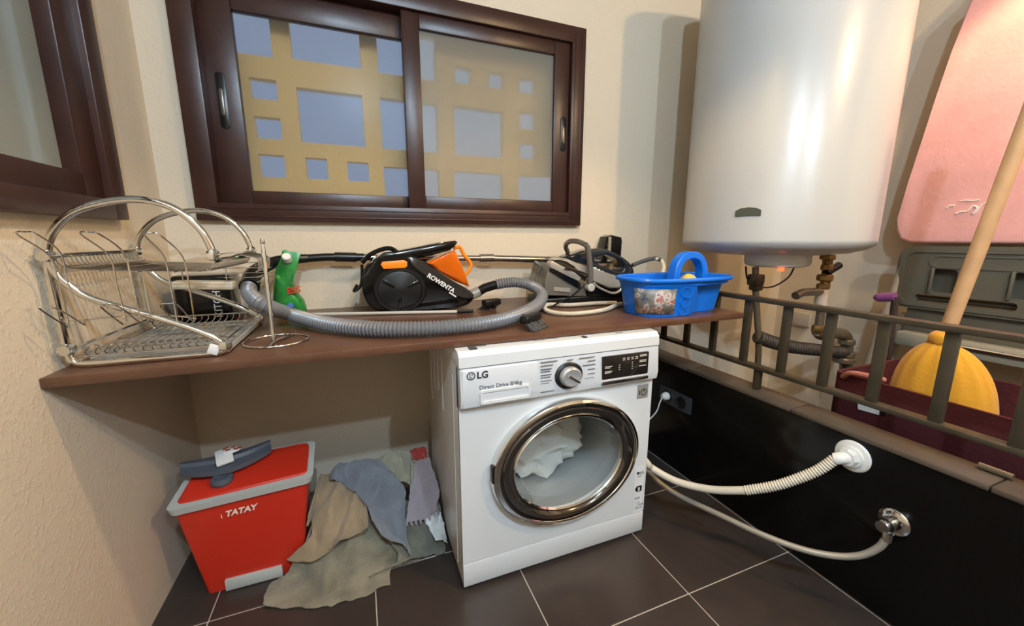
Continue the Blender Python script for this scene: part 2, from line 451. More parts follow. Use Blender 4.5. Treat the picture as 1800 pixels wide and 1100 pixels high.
for x0, x1, y0, y1 in ((.93, .955, -.79, -.752), (.957, .99, -.765, -.753), (1.12, 1.24, -.762, -.754), (1.33, 1.345, -.789, -.757), (1.15, 1.19, -.768, -.76), (1.47, 1.50, -.770, -.765)):
    bm = new(); bb(bm, x0, x1, y0 + .008, y1, .8506, .8514); obj('tape_mark', bm, DKGREY, top)
for x in (MX0 + .06, MX1 - .06):
    for y in (MYF + .05, MYB - .05):
        bm = new(); lathe(bm, [(.022, 0), (.022, .008), (.012, .01), (.012, .022)], (x, y, 0)); obj('foot', bm, BLACKP, wm)
PY_ = MYF - .0255   # a little proud of the control panel front
INK = mat('grey_print', (105, 108, 112), .6); INKD = mat('dark_print', (52, 52, 54), .5)
# drawer with its hand grip
dr = bm = new(); bb(bm, .899, 1.148, PY_ - .0015, PY_ + .02, .672, .792, .003)
dr = obj('detergent_drawer', bm, MATS['panel_white'], wm)
bm = new(); ringplate(bm, rrect(.953, 1.120, .679, .724, .008), rrect(.960, 1.113, .688, .717, .005), PY_ - .007, PY_, 'Y'); obj('grip_rim', bm, ENAMEL, dr)
bm = new(); prism(bm, rrect(.959, 1.114, .687, .718, .005), PY_ - .0035, PY_ + .001, 'Y'); obj('grip_hollow', bm, MATS['panel_white'], dr)
bm = new()
text_bm(bm, 'LG', .030, face_y(.944, PY_ - .0022, .764), .0004, .0009)
obj('lettering', bm, INKD, dr)
bm = new(); ringplate(bm, ell(.926, .7745, .0135, .0125, 24), ell(.926, .7745, .0105, .0097, 24), PY_ - .003, PY_ - .001, 'Y')
bb(bm, .9215, .9235, PY_ - .003, PY_ - .001, .769, .781); bb(bm, .9215, .930, PY_ - .003, PY_ - .001, .768, .770); lathe(bm, [(.0018, 0), (.0018, .002)], (.9295, PY_ - .001, .778), 'Y', 10)
obj('round_emblem', bm, INKD, dr)
bm = new(); text_bm(bm, 'Direct Drive 8/4kg', .0185, face_y(.951, PY_ - .0022, .7275), .0004, .0003); obj('lettering', bm, INK, dr)
# knob with programme names round it
kx, kz = 1.262, .732
kn = bm = new(); lathe(bm, [(.046, 0), (.046, .006), (.042, .010), (.040, .010)], (kx, PY_ + .003, kz), 'Y', 40, sx=1.14); kn = obj('programme_dial', bm, mat('dial_dark_ring', (70, 70, 72), .2, .7), wm)
bm = new(); lathe(bm, [(.034, .008), (.033, .024), (.028, .030), (.012, .027), (0, .027)], (kx, PY_ + .003, kz), 'Y', 40, sx=1.14); obj('knob', bm, mat('knob_silver', (186, 188, 190), .3, .45), kn)
bm = new(); box(bm, (kx + .008, PY_ - .027, kz - .006), (.05, .004, .006), Matrix.Rotation(math.radians(35), 3, 'Y'), .001); obj('pointer', bm, CHROME, kn)
for k, (x, z, L) in enumerate([(1.158, .789, .06), (1.158, .777, .045), (1.158, .765, .04), (1.158, .757, .035), (1.158, .745, .04), (1.158, .737, .035), (1.158, .725, .04), (1.158, .717, .03), (1.158, .703, .045), (1.158, .688, .05),
                               (1.255, .7865, .022), (1.30, .787, .06), (1.335, .774, .03), (1.315, .760, .05), (1.335, .744, .028), (1.335, .728, .028), (1.325, .713, .035), (1.322, .705, .04)]):
    bm = new(); bb(bm, x, x + L, PY_ - .002, PY_ + .0005, z - .0011, z + .0011); obj('programme_name', bm, INK, panel)
# display
dsp = bm = new(); prism(bm, rrect(1.392, 1.588, .699, .7815, .003), PY_ - .003, PY_ + .01, 'Y', .001); dsp = obj('display', bm, mat('display_glass', (38, 33, 30), .12), wm)
LIT = mat('display_print', (196, 190, 180), .5)
for x, z, L in [(1.402, .745, .03), (1.402, .740, .022), (1.402, .727, .03), (1.402, .722, .026)] + [(1.548, z, .03) for z in (.772, .768, .752, .747, .732)] + \
        [(1.475 + .018 * q, .768, .010) for q in range(4)] + [(1.475 + .018 * q, .762, .010) for q in range(4)] + [(1.46, z, .005) for z in (.745, .737, .729)] + [(1.515, z, .004) for z in (.75, .742, .734, .726)]:
    bm = new(); bb(bm, x, x + L, PY_ - .0042, PY_ - .002, z - .0013, z + .0013); obj('display_mark', bm, LIT, dsp)
bm = new(); prism(bm, rrect(1.392, 1.590, .681, .692, .004), PY_ - .006, PY_ + .006, 'Y', .0015); obj('button_bar', bm, STEEL, wm)
# door: outer chrome ring, smoked bezel, glass bowl
door = bm = new()
EX = DRX / DRZ
lathe(bm, [(.2325, 0), (.2335, .018), (.2300, .030), (.2215, .036), (.2135, .036), (.2095, .030), (.2085, .022)], (DCX, MYF, DCZ), 'Y', 72, sx=EX, cap=False)
door = obj('door', bm, CHROME, wm)
bm = new(); lathe(bm, [(.210, .028), (.203, .036), (.188, .038), (.178, .030), (.1745, .020)], (DCX, MYF, DCZ), 'Y', 72, sx=EX, cap=False); 
obj('smoked_bezel', bm, mat('smoked_mirror', (92, 86, 82), .05, .85), door)
bm = new(); lathe(bm, [(.177, .026), (.172, .032), (.168, .026)], (DCX, MYF, DCZ), 'Y', 72, sx=EX, cap=False); obj('inner_rim', bm, CHROME, door)
clear = frosted('door_glass', .02, (.93, .95, .95, 1), .80, .03)
bm = new(); lathe(bm, [(.169, .018), (.160, -.03), (.145, -.085), (.120, -.115), (.06, -.125), (0, -.126)], (DCX, MYF, DCZ), 'Y', 64, sx=EX, cap=False); obj('glass_bowl', bm, clear, door)
bm = new(); bb(bm, DCX - .292, DCX - .283, MYF - .033, MYF - .01, DCZ - .01, DCZ + .05, .003); obj('door_pull', bm, BLACKP, door)
bm = new(); lathe(bm, [(.188, 0), (.183, -.03), (.178, -.045)], (DCX, MYF + .01, DCZ), 'Y', 64, sx=EX, cap=False); obj('gasket', bm, mat('grey_gasket', (150, 152, 152), .6), wm)
bm = new(); lathe(bm, [(.178, -.045), (.200, -.06), (.205, -.36), (0, -.37)], (DCX, MYF + .01, DCZ), 'Y', 64, sx=EX, cap=False); obj('drum', bm, mat('drum_steel', (205, 206, 206), .35, .5), wm)
# labels stuck on the front
lb = bm = new(); bb(bm, 1.570, 1.620, MYF - .0008, MYF, .590, .645); lb = obj('grey_badge', bm, mat('badge_grey', (140, 138, 132), .5), wm)
bm = new(); bb(bm, 1.579, 1.583, MYF - .0016, MYF - .0006, .606, .624); ringplate(bm, ell(1.600, .615, .0135, .0135, 24), ell(1.600, .615, .010, .010, 24), MYF - .0016, MYF - .0006, 'Y'); bb(bm, 1.5985, 1.6015, MYF - .0016, MYF - .0006, .613, .629); obj('badge_mark', bm, INKD, lb)
lb = bm = new(); bb(bm, 1.585, 1.628, MYF - .0006, MYF, .10, .305); lb = obj('energy_label', bm, mat('label_clear_white', (232, 234, 236), .3), wm)
bm = new(); text_bm(bm, '\u25cfLG', .016, face_y(1.592, MYF - .001, .272), .0003, .0003); bb(bm, 1.597, 1.618, MYF - .0012, MYF - .0004, .262, .264); obj('lettering', bm, INKD, lb)
bm = new(); prism(bm, [(1.588, .209), (1.597, .221), (1.621, .221), (1.621, .197), (1.597, .197)], MYF - .0012, MYF - .0004, 'Y'); tg = obj('class_arrow', bm, mat('label_black', (16, 16, 16), .5), lb)
bm = new(); text_bm(bm, 'B', .02, face_y(1.601, MYF - .0018, .2018), .0003, .0005); obj('lettering', bm, WHITEP, lb)
bm = new(); text_bm(bm, '8/48', .0135, face_y(1.590, MYF - .001, .164), .0003); text_bm(bm, '\u25e6 \u2302\n L 73dB\nABCD', .0125, face_y(1.594, MYF - .001, .145), .0003); obj('lettering', bm, INK, lb)
# laundry inside
def blob(bm, c, r, amp=.25, f=9.0, sub=3, sc=(1, 1, 1), seed=0.0):
    r0 = bmesh.ops.create_icosphere(bm, subdivisions=sub, radius=1.0)
    for v in r0['verts']:
        d = v.co.normalized()
        k = 1 + amp * noise.noise(Vector((d.x * f / 4 + seed, d.y * f / 4, d.z * f / 4))) + amp * .5 * abs(noise.noise(Vector((d.x * f / 2, d.y * f / 2 + seed, d.z * f / 2))))
        v.co = Vector((d.x * sc[0] * r * k, d.y * sc[1] * r * k, d.z * sc[2] * r * k)) + Vector(c)
bm = new(); blob(bm, (DCX - .01, -.55, DCZ - .025), .150, .42, 13, 4, (1.15, .40, 1.0), 3.1)
tag(obj('white_laundry', bm, mat('white_cotton', (226, 226, 220), .9, bump=.3, bscale=30, sheen=.2)), 'crumpled white laundry seen through the washing machine door', 'laundry')

# ================================================================ WALL SOCKET, PLUG, HOSES on the black parapet
WXF = 2.10
sk = thing('wall_socket', 'dark grey double wall socket on the black parapet', 'socket', (WXF, -.435, .39))
q = [(-0.334, 0.404), (-0.545, 0.426), (-0.544, 0.34), (-0.333, 0.327)]
ya, yb = (q[0][0] + q[3][0]) / 2, (q[1][0] + q[2][0]) / 2
zc = sum(p[1] for p in q) / 4; zh = .042
bm = new(); prism(bm, rrect(min(ya, yb), max(ya, yb), zc - zh, zc + zh, .006), WXF - .009, WXF, 'X', .002); obj('face_plate', bm, mat('socket_grey', (66, 68, 72), .35, .3), sk)
for t in (.27, .73):
    y = ya + (yb - ya) * t
    s_ = bm = new(); lathe(bm, [(.030, .009), (.030, .012), (.025, .012), (.022, .004)], (WXF, y, zc), 'X', 28); s_ = obj('socket_well', bm, BLACKP, sk)
pl = thing('power_plug', 'white plug and flex pushed into the double wall socket', 'plug', (WXF - .03, ya + (yb - ya) * .27, zc))
yp = ya + (yb - ya) * .27
bm = new(); lathe(bm, [(.020, .005), (.022, .02), (.018, .035), (.009, .045), (0, .046)], (WXF, yp, zc), 'X', 20); obj('plug_body', bm, WHITEP, pl)
bm = new(); tube(bm, smooth_path([(WXF - .04, yp, zc), (WXF - .055, yp, zc - .03), (2.02, yp + .01, zc - .10), (1.90, yp + .05, zc - .22), (1.80, yp + .10, .05), (1.72, yp + .15, .02), (1.66, yp + .19, .12)]), .0035, 8); obj('flex', bm, WHITEP, pl)

HOSEW = mat('pale_grey_hose', (205, 198, 182), .45)
def ribbed(pitch, r, d): return None
def corrugated(bm, path, r, d, pitch, seg=14):
    P = smooth_path(path, 40); L = [0]
    for a, b in zip(P, P[1:]): L.append(L[-1] + (b - a).length)
    n = int(L[-1] / pitch) * 3; out = []; j = 0
    for i in range(n + 1):
        t = L[-1] * i / n
        while j < len(L) - 2 and L[j + 1] < t: j += 1
        out.append(P[j].lerp(P[j + 1], (t - L[j]) / max(1e-9, L[j + 1] - L[j])))
    tube(bm, out, r, seg, rfun=lambda i, N: r + (d if i % 3 == 1 else (0.35 * d if i % 3 == 2 else -d)))
dh = thing('drain_hose', 'beige ribbed drain hose plugged into the white round wall outlet', 'hose', (WXF, -1.2, 0))
pa = [(1.66, -0.729, 0.302), (1.7, -0.737, 0.255), (1.76, -0.818, 0.228), (1.83, -0.918, 0.24), (1.89, -1.009, 0.28)]
pb = [(1.89, -1.009, 0.28), (1.94, -1.074, 0.327), (1.98, -1.119, 0.372), (2.02, -1.16, 0.423), (2.045, -1.187, 0.472)]
bm = new(); tube(bm, smooth_path([(1.56, -.190, .42), (1.63, -.180, .42), (1.675, -.23, .41), (1.672, -.42, .37)] + pa), .0145, 12); obj('smooth_length', bm, HOSEW, dh)
bm = new(); corrugated(bm, pb, .0155, .0022, .009); obj('ribbed_end', bm, HOSEW, dh)
oc = [(2.1, -1.207, 0.482)][0]
fl = thing('drain_outlet', 'round white drain outlet flange with hose elbow on the black parapet', 'drain outlet', oc)
bm = new(); lathe(bm, [(.050, 0), (.052, .004), (.048, .009), (.036, .012), (.034, .020), (.022, .022)], oc, 'X', 36); obj('flange', bm, WHITEP, fl)
bm = new(); lathe(bm, [(.028, .012), (.030, .03), (.026, .04)], oc, 'X', 8); obj('nut', bm, WHITEP, fl)
bm = new(); tube(bm, smooth_path([Vector(oc) + Vector((-.03, 0, 0)), Vector(oc) + Vector((-.048, .008, -.002)), Vector(pb[-1])]), .019, 14); obj('elbow', bm, WHITEP, fl)
wh = thing('water_hose', 'thin grey braided water hose hanging from the chrome tap to the washing machine', 'hose', (WXF, -1.3, 0))
pc = [(1.75, -0.676, 0.18), (1.77, -0.735, 0.158), (1.8, -0.816, 0.145), (1.83, -0.953, 0.162), (1.87, -1.082, 0.17), (1.92, -1.184, 0.177), (1.97, -1.255, 0.191), (2.01, -1.307, 0.221), (2.035, -1.338, 0.268), (2.045, -1.348, 0.311)]
bm = new(); tube(bm, smooth_path([(1.56, -.190, .30), (1.63, -.175, .30), (1.71, -.22, .28), (1.735, -.40, .22)] + pc), .0105, 12); obj('hose', bm, mat('grey_braid', (158, 152, 140), .4, .3), wh)
vc = [(2.1, -1.335, 0.334)][0]
bm = new(); tube(bm, [Vector(pc[-1]) + Vector((0, 0, -.014)), Vector(pc[-1]) + Vector((0, 0, .012))], .0135, 10); obj('hose_nut', bm, CHROME, wh)
tp = thing('chrome_tap', 'small chrome angle tap with round wall plate on the black parapet', 'tap', vc)
bm = new(); lathe(bm, [(.038, 0), (.040, .003), (.034, .008), (.014, .010)], vc, 'X', 36); obj('wall_plate', bm, CHROME, tp)
bm = new(); tube(bm, [Vector(vc), Vector(vc) + Vector((-.055, 0, 0))], .012, 16); obj('stem', bm, CHROME, tp)
bm = new(); lathe(bm, [(.019, .035), (.021, .040), (.021, .058), (.017, .064), (0, .065)], vc, 'X', 20); obj('valve_knob', bm, STEEL, tp)
bm = new(); tube(bm, [Vector(vc) + Vector((-.048, 0, -.005)), Vector(pc[-1]) + Vector((0, 0, .008))], .011, 14); obj('outlet', bm, CHROME, tp)

# ================================================================ RED MOP BIN
bn = thing('mop_bin', 'red plastic mop bin with grey rim and hinged grey wringer lid beside the wall', 'bin', (.225, -.34, 0))
RED = mat('red_plastic', (196, 46, 28), .38)
RIM = mat('grey_rim_plastic', (186, 190, 186), .45)
def frustum(bm, bot, topo, z0, z1, bev=.012):
    b = [bm.verts.new((x, y, z0)) for x, y in bot]; t = [bm.verts.new((x, y, z1 if not isinstance(z1, (list, tuple)) else z1[i])) for i, (x, y) in enumerate(topo)]
    bm.faces.new(list(reversed(b))); bm.faces.new(t)
    for i in range(4): bm.faces.new((b[i], b[(i + 1) % 4], t[(i + 1) % 4], t[i]))
    es = [e for e in bm.edges if (e.verts[0] in b) != (e.verts[1] in b)]
    bmesh.ops.bevel(bm, geom=es, offset=bev, segments=3, profile=.5, affect='EDGES')
bm = new(); frustum(bm, [(.085, -.475), (.375, -.475), (.375, -.315), (.085, -.315)], [(.040, -.490), (.418, -.490), (.412, -.292), (.050, -.292)], .002, [.330, .352, .372, .360]); obj('body', bm, RED, bn)
bm = new(); frustum(bm, [(.030, -.502), (.432, -.502), (.424, -.285), (.040, -.285)], [(.024, -.506), (.438, -.506), (.428, -.280), (.034, -.280)], .328, [.352, .374, .398, .382], .02)
for v in bm.verts:
    t = (v.co.y + .506) / .226; u = (v.co.x - .024) / .41
    if v.co.z < .34: v.co.z = .328 + .022 * u + .026 * t
obj('rim', bm, RIM, bn)
bm = new(); frustum(bm, [(.036, -.492), (.426, -.492), (.418, -.294), (.046, -.294)], [(.048, -.480), (.416, -.480), (.408, -.300), (.058, -.300)], .350, [.361, .383, .404, .390], .02)
lid = obj('lid', bm, RED, bn)
# wringer handle: dark boat-shaped bar with a white catch
hp = smooth_path([(.030, -.372, .408), (.09, -.366, .402), (.155, -.362, .402), (.22, -.346, .406), (.285, -.318, .414)], 6)
bm = new()
N = len(hp)
for sgn in (0,):
    rows = []
    for i, p in enumerate(hp):
        w = .014 + .045 * math.sin(PI * min(1, max(0, (i + 1) / (N + 1)))) ** .8
        rows.append([bm.verts.new(p + Vector((.25 * d * w, -d * w, h))) for d, h in ((-.35, .0), (-.35, .030), (.15, .030), (.25, .018), (1, .012), (1, -.004))])
    for a, b in zip(rows, rows[1:]):
        for k in range(6): bm.faces.new((a[k], a[(k + 1) % 6], b[(k + 1) % 6], b[k]))
    bm.faces.new(rows[0]); bm.faces.new(list(reversed(rows[-1])))
hd = obj('wringer_handle', bm, mat('slate_grey_plastic', (78, 84, 94), .45), bn)
bm = new(); lathe(bm, [(.012, 0), (.030, .0), (.034, .010), (.031, .022), (.024, .026), (.014, .018), (0, .016)], (.158, -.430, .372), seg=28); obj('finger_ring', bm, MATS['slate_grey_plastic'], hd)
ct = bm = new(); box(bm, (.155, -.372, .437), (.050, .070, .012), Matrix.Rotation(math.radians(18), 3, 'X') @ Matrix.Rotation(math.radians(18), 3, 'Z'), .004); ct = obj('white_catch', bm, WHITEP, bn)
bm = new(); blob(bm, (.172, -.350, .447), .028, .05, 4, 3, (1.0, .75, .25)); obj('catch_pad', bm, WHITEP, ct)
bm = new()
for dx, dy in ((-.018, .008), (-.006, -.004), (.004, .008), (.013, -.003), (.021, .004), (-.012, .014)):
    blob(bm, (.171 + dx, -.352 + dy, .4525 - abs(dx) * .12), .0085, .1, 5, 2, (1.2, .8, .35), dx * 90)
obj('catch_print', bm, mat('brick_red_print', (168, 58, 34), .5), ct)
bm = new(); box(bm, (.225, -.4805, .024), (.17, .014, .04), None, .002); obj('base_strip', bm, RIM, bn)
bm = new(); text_bm(bm, 'TATAY', .028, face_y(.172, -.4935, .285, math.radians(3)), .0008, .0009, .25); 
text_bm(bm, 'I', .020, face_y(.160, -.4935, .283, math.radians(3)), .0008); obj('lettering', bm, mat('cream_print', (238, 226, 208), .5), bn)

# ================================================================ HEAP OF CLOTHS
from mathutils.bvhtree import BVHTree
LAYERS = []
def settle(p, gap=.010):
    """lift a point on to whatever cloth lies under it, and keep it out of the bin"""
    xr = .381 + .043 * min(1, max(0, p.z / .35))
    if p.z < .40 and p.x < xr + .07: p.y = min(p.y, -.502 + max(0, p.x - xr) * 8)
    d = Vector((0, -.55, .8)).normalized()
    for t in LAYERS:
        h = t.ray_cast(p + d * .6, -d, 1.2)[0]
        if h is not None and (h - p).dot(d) > -gap: p += d * ((h - p).dot(d) + gap)
    p.z = max(p.z, .006)
    return p
def cloth(name, grid, m, label, n=11, fold=.012, f=11.0, seed=0.0, edge=.006, thick=.005, cat='cloth', parent=None, bias=.5):
    """control grid of points on the heap, refined with splines; folds are real relief"""
    rows = [smooth_path(r, n) for r in grid]
    cols = [smooth_path([r[i] for r in rows], n) for i in range(len(rows[0]))]
    U, V = len(cols), len(cols[0])
    bm = new(); vs = []
    for i in range(U):
        line = []
        for j in range(V):
            p = cols[i][j].copy()
            q = Vector((p.x * f + seed, p.y * f * .8, p.z * f * .5))
            h = noise.noise(q) * fold + noise.noise(q * 2.3) * fold * .8 - abs(noise.noise(Vector((q.x * 1.1 - q.y * .7, q.y * .35 + q.x * .2, q.z)) + Vector((5, 1, 2)))) * fold * 2.2 + fold * bias
            p += Vector((0, -.55, .8)) * h
            if i in (0, U - 1) or j in (0, V - 1):
                p += Vector((noise.noise(q * 5), noise.noise(q * 5 + Vector((9, 0, 0))), 0)) * edge
            line.append(bm.verts.new(settle(p)))
        vs.append(line)
    for i in range(U - 1):
        for j in range(V - 1):
            bm.faces.new((vs[i][j], vs[i + 1][j], vs[i + 1][j + 1], vs[i][j + 1]))
    LAYERS.append(BVHTree.FromBMesh(bm))
    o = obj(name, bm, m, parent, angle=80)
    s = o.modifiers.new('thickness', 'SOLIDIFY'); s.thickness = thick; s.offset = 0
    return tag(o, label, cat, 'rags heaped on the floor') if parent is None else o
TOWEL = dict(rough=.95, bump=.5, bscale=180, sheen=.3)
cloth('floor_towel', [[(0.43, -0.408, 0.156), (0.551, -0.426, 0.172), (0.696, -0.436, 0.164), (0.859, -0.39, 0.116)], [(0.381, -0.439, 0.099), (0.528, -0.481, 0.122), (0.686, -0.511, 0.098), (0.864, -0.474, 0.042)], [(0.316, -0.47, 0.051), (0.461, -0.53, 0.077), (0.66, -0.568, 0.06), (0.878, -0.536, 0.008)], [(0.282, -0.514, 0.021), (0.434, -0.583, 0.041), (0.58, -0.598, 0.038), (0.788, -0.586, 0.009)], [(0.266, -0.553, 0.008), (0.41, -0.627, 0.014), (0.551, -0.639, 0.018), (0.674, -0.616, 0.026)], [(0.269, -0.592, 0.003), (0.414, -0.671, 0.005), (0.541, -0.69, 0.003), (0.664, -0.676, 0.006)]],
  mat('olive_grey_towel', (142, 136, 116), vary=.42, vscale=11, **TOWEL), 'faded olive grey towel spread over the floor at the foot of the heap', fold=.030, f=11, seed=1.5, bias=-.1)
cloth('floor_cloth', [[(0.648, -0.489, 0.129), (0.759, -0.444, 0.128), (0.88, -0.404, 0.094)], [(0.664, -0.536, 0.088), (0.794, -0.493, 0.064), (0.885, -0.466, 0.043)], [(0.696, -0.598, 0.033), (0.806, -0.545, 0.025), (0.88, -0.54, 0.011)], [(0.597, -0.625, 0.028), (0.719, -0.604, 0.024), (0.866, -0.597, 0.007)]],
  mat('grey_green_cloth', (118, 118, 104), vary=.3, vscale=12, **TOWEL), 'dark grey green cloth at the foot of the heap next to the washing machine', fold=.026, f=13, seed=7)
cloth('white_bag', [[(0.808, -0.476, 0.081), (0.84, -0.463, 0.078), (0.875, -0.447, 0.072)], [(0.825, -0.506, 0.053), (0.856, -0.497, 0.047), (0.885, -0.488, 0.042)], [(0.839, -0.546, 0.029), (0.861, -0.549, 0.024), (0.881, -0.567, 0.02)]],
  mat('white_polythene', (222, 228, 230), .3), 'crumpled white plastic bag under the lilac towel', fold=.014, f=18, seed=4, thick=.002, cat='bag')
cloth('red_cloth', [[(0.79, -0.287, 0.285), (0.824, -0.271, 0.278), (0.86, -0.259, 0.267)], [(0.787, -0.305, 0.269), (0.822, -0.293, 0.26), (0.858, -0.28, 0.25)], [(0.79, -0.318, 0.254), (0.824, -0.307, 0.243), (0.86, -0.297, 0.233)]],
  mat('red_mesh_cloth', (176, 62, 54), **TOWEL), 'small red cloth at the very back of the heap', fold=.012, f=25, seed=6)
li = cloth('lilac_towel', [[(0.782, -0.344, 0.252), (0.823, -0.322, 0.249), (0.864, -0.303, 0.24)], [(0.775, -0.386, 0.214), (0.823, -0.367, 0.204), (0.874, -0.35, 0.189)], [(0.762, -0.437, 0.173), (0.822, -0.41, 0.16), (0.888, -0.394, 0.138)], [(0.746, -0.486, 0.136), (0.806, -0.462, 0.123), (0.867, -0.446, 0.105)], [(0.737, -0.514, 0.115), (0.795, -0.498, 0.101), (0.868, -0.464, 0.091)]],
  mat('lilac_ribbed_towel', (162, 152, 158), **TOWEL), 'lilac ribbed towel with a fringed hem leaning on the washing machine', fold=.008, f=14, seed=2)
fr = [[(0.737, -0.516, 0.116), (0.754, -0.511, 0.11), (0.772, -0.506, 0.106), (0.79, -0.501, 0.102), (0.809, -0.492, 0.1), (0.828, -0.485, 0.097), (0.848, -0.476, 0.095), (0.868, -0.466, 0.093)], [(0.74, -0.526, 0.106), (0.757, -0.525, 0.1), (0.774, -0.52, 0.096), (0.792, -0.515, 0.092), (0.811, -0.506, 0.089), (0.83, -0.497, 0.088), (0.849, -0.488, 0.086), (0.867, -0.48, 0.085)]]
for a, b in zip(*fr):
    a = settle(Vector(a) + Vector((0, 0, .003)), .002); b = settle(Vector(b), .008)
    bm = new(); tube(bm, [a, a.lerp(b, .6) + Vector((0, -.004, .002)), b], .004, 6, rfun=lambda i, N: (.0035, .0045, .002)[i]); obj('tassel', bm, MATS['lilac_ribbed_towel'], li)
cloth('sage_cloth', [[(0.633, -0.35, 0.297), (0.69, -0.336, 0.307), (0.742, -0.313, 0.309), (0.788, -0.31, 0.285)], [(0.653, -0.37, 0.284), (0.709, -0.356, 0.283), (0.76, -0.339, 0.273), (0.794, -0.343, 0.249)], [(0.705, -0.386, 0.256), (0.739, -0.374, 0.251), (0.77, -0.363, 0.243), (0.787, -0.382, 0.214)], [(0.725, -0.402, 0.231), (0.742, -0.398, 0.224), (0.759, -0.405, 0.209), (0.771, -0.408, 0.198)]],
  mat('pale_sage_cloth', (152, 148, 128), vary=.1, vscale=10, **TOWEL), 'pale sage cloth lying at the back of the heap', fold=.018, f=14, seed=9)
cloth('tan_towel', [[(0.43, -0.301, 0.257), (0.494, -0.332, 0.268), (0.546, -0.376, 0.251), (0.597, -0.402, 0.243)], [(0.406, -0.354, 0.21), (0.483, -0.402, 0.217), (0.543, -0.432, 0.203), (0.603, -0.45, 0.199)], [(0.409, -0.418, 0.17), (0.473, -0.459, 0.17), (0.535, -0.484, 0.158), (0.601, -0.497, 0.156)], [(0.406, -0.481, 0.125), (0.464, -0.518, 0.125), (0.52, -0.52, 0.127), (0.595, -0.522, 0.134)], [(0.333, -0.506, 0.077), (0.409, -0.546, 0.086), (0.473, -0.543, 0.108), (0.51, -0.528, 0.122)]],
  mat('tan_towel', (160, 140, 112), vary=.2, vscale=10, **TOWEL), 'tan towel folded over the heap beside the red bin', fold=.026, f=12, seed=3)
cloth('blue_grey_towel', [[(0.478, -0.327, 0.274), (0.542, -0.319, 0.3), (0.613, -0.335, 0.308), (0.685, -0.377, 0.276), (0.724, -0.407, 0.227)], [(0.478, -0.359, 0.257), (0.557, -0.376, 0.265), (0.63, -0.391, 0.264), (0.701, -0.416, 0.23), (0.746, -0.431, 0.193)], [(0.515, -0.381, 0.249), (0.585, -0.421, 0.233), (0.646, -0.441, 0.218), (0.708, -0.449, 0.195), (0.741, -0.465, 0.16)], [(0.593, -0.454, 0.204), (0.616, -0.474, 0.188), (0.655, -0.488, 0.175), (0.701, -0.494, 0.155), (0.734, -0.508, 0.126)], [(0.619, -0.511, 0.154), (0.643, -0.53, 0.138), (0.675, -0.541, 0.125), (0.705, -0.546, 0.107), (0.731, -0.561, 0.087)], [(0.648, -0.553, 0.118), (0.672, -0.572, 0.102), (0.696, -0.579, 0.088), (0.719, -0.586, 0.075), (0.742, -0.623, 0.056)]],
  mat('blue_grey_towel', (124, 128, 136), vary=.15, vscale=10, **TOWEL), 'blue grey towel draped across the top of the heap', fold=.022, f=11, seed=5)

# ================================================================ DISH RACK
rk = thing('dish_rack', 'chrome two-tier dish rack with arched tubular ends at the end of the worktop', 'dish rack', (.15, -.5, .877))
def RX_(x): return x + .008
prof = [(.287, 1.130), (.283, 1.160), (.265, 1.206), (.226, 1.248), (.175, 1.268), (.114, 1.266), (.042, 1.241), (-.002, 1.197), (-.020, 1.150), (-.014, 1.105), (.010, 1.068), (.045, 1.038), (.138, .996), (.222, .954), (.275, .917), (.284, .902), (.272, .888), (.225, .886), (.10, .886), (.015, .886), (-.014, .893), (-.022, .915), (-.022, .94)]
YN, YR = -.690, -.300
for y in (YN, YR):
    bm = new(); tube(bm, smooth_path([(RX_(x), y, z) for x, z in prof], 6), .0085, 12)
    e = obj('tube_end', bm, CHROME, rk)
    bm = new(); tube(bm, [(RX_(-.022), y, .90), (RX_(-.026), y, 1.14)], .0075, 10); obj('upright', bm, CHROME, e)
    for x, z in ((RX_(-.022), 1.142), (RX_(-.022), .925), (RX_(.286), .905), (RX_(.286), 1.140)):
        bm = new(); lathe(bm, [(.0, -.016), (.012, -.014), (.016, 0), (.012, .014), (0, .016)], (x, y - .002, z), 'Y', 14); obj('clamp', bm, CHROME, e)
ya_, yb_ = YN, YR
def wire(name, pts, r=.0018, n=5, parent=rk, m=WIRE):
    bm = new(); tube(bm, smooth_path(pts, n) if n else pts, r, 6); return obj(name, bm, m, parent)
# upper tray: a shallow wire trough
up = bm = new(); tube(bm, [(RX_(-.018), ya_, 1.142), (RX_(-.018), yb_, 1.142)], .006, 8); up = obj('upper_tray', bm, CHROME, rk)
bm = new(); box(bm, (RX_(.287), (ya_ + yb_) / 2, 1.130), (.006, yb_ - ya_, .022), None, .002); obj('side_strip', bm, CHROME, up)
for k in range(22):
    y = ya_ + .012 + (yb_ - ya_ - .024) * k / 21
    wire('wire', [(RX_(-.016), y, 1.142), (RX_(-.008), y, 1.118), (RX_(.03), y, 1.108), (RX_(.24), y, 1.098), (RX_(.276), y, 1.106), (RX_(.286), y, 1.132)], .0015, 3, up)
for x, z in ((-.004, 1.116), (.06, 1.106), (.13, 1.102), (.20, 1.099), (.27, 1.103), (.283, 1.120)):
    wire('wire', [(RX_(x), ya_, z), (RX_(x), yb_, z)], .0018, 0, up)
# front basket of the upper tray
for z in (1.05, 1.065, 1.082, 1.10): wire('basket_wire', [(RX_(.20), yb_ - .01, z), (RX_(.33), yb_ - .015, z), (RX_(.34), yb_ - .03, z), (RX_(.335), yb_ - .20, z)], .0014, 4, up)
for k in range(10):
    y = yb_ - .02 - .018 * k
    wire('basket_wire', [(RX_(.29), y, 1.135), (RX_(.338), y, 1.12), (RX_(.338), y, 1.085)], .0014, 3, up)
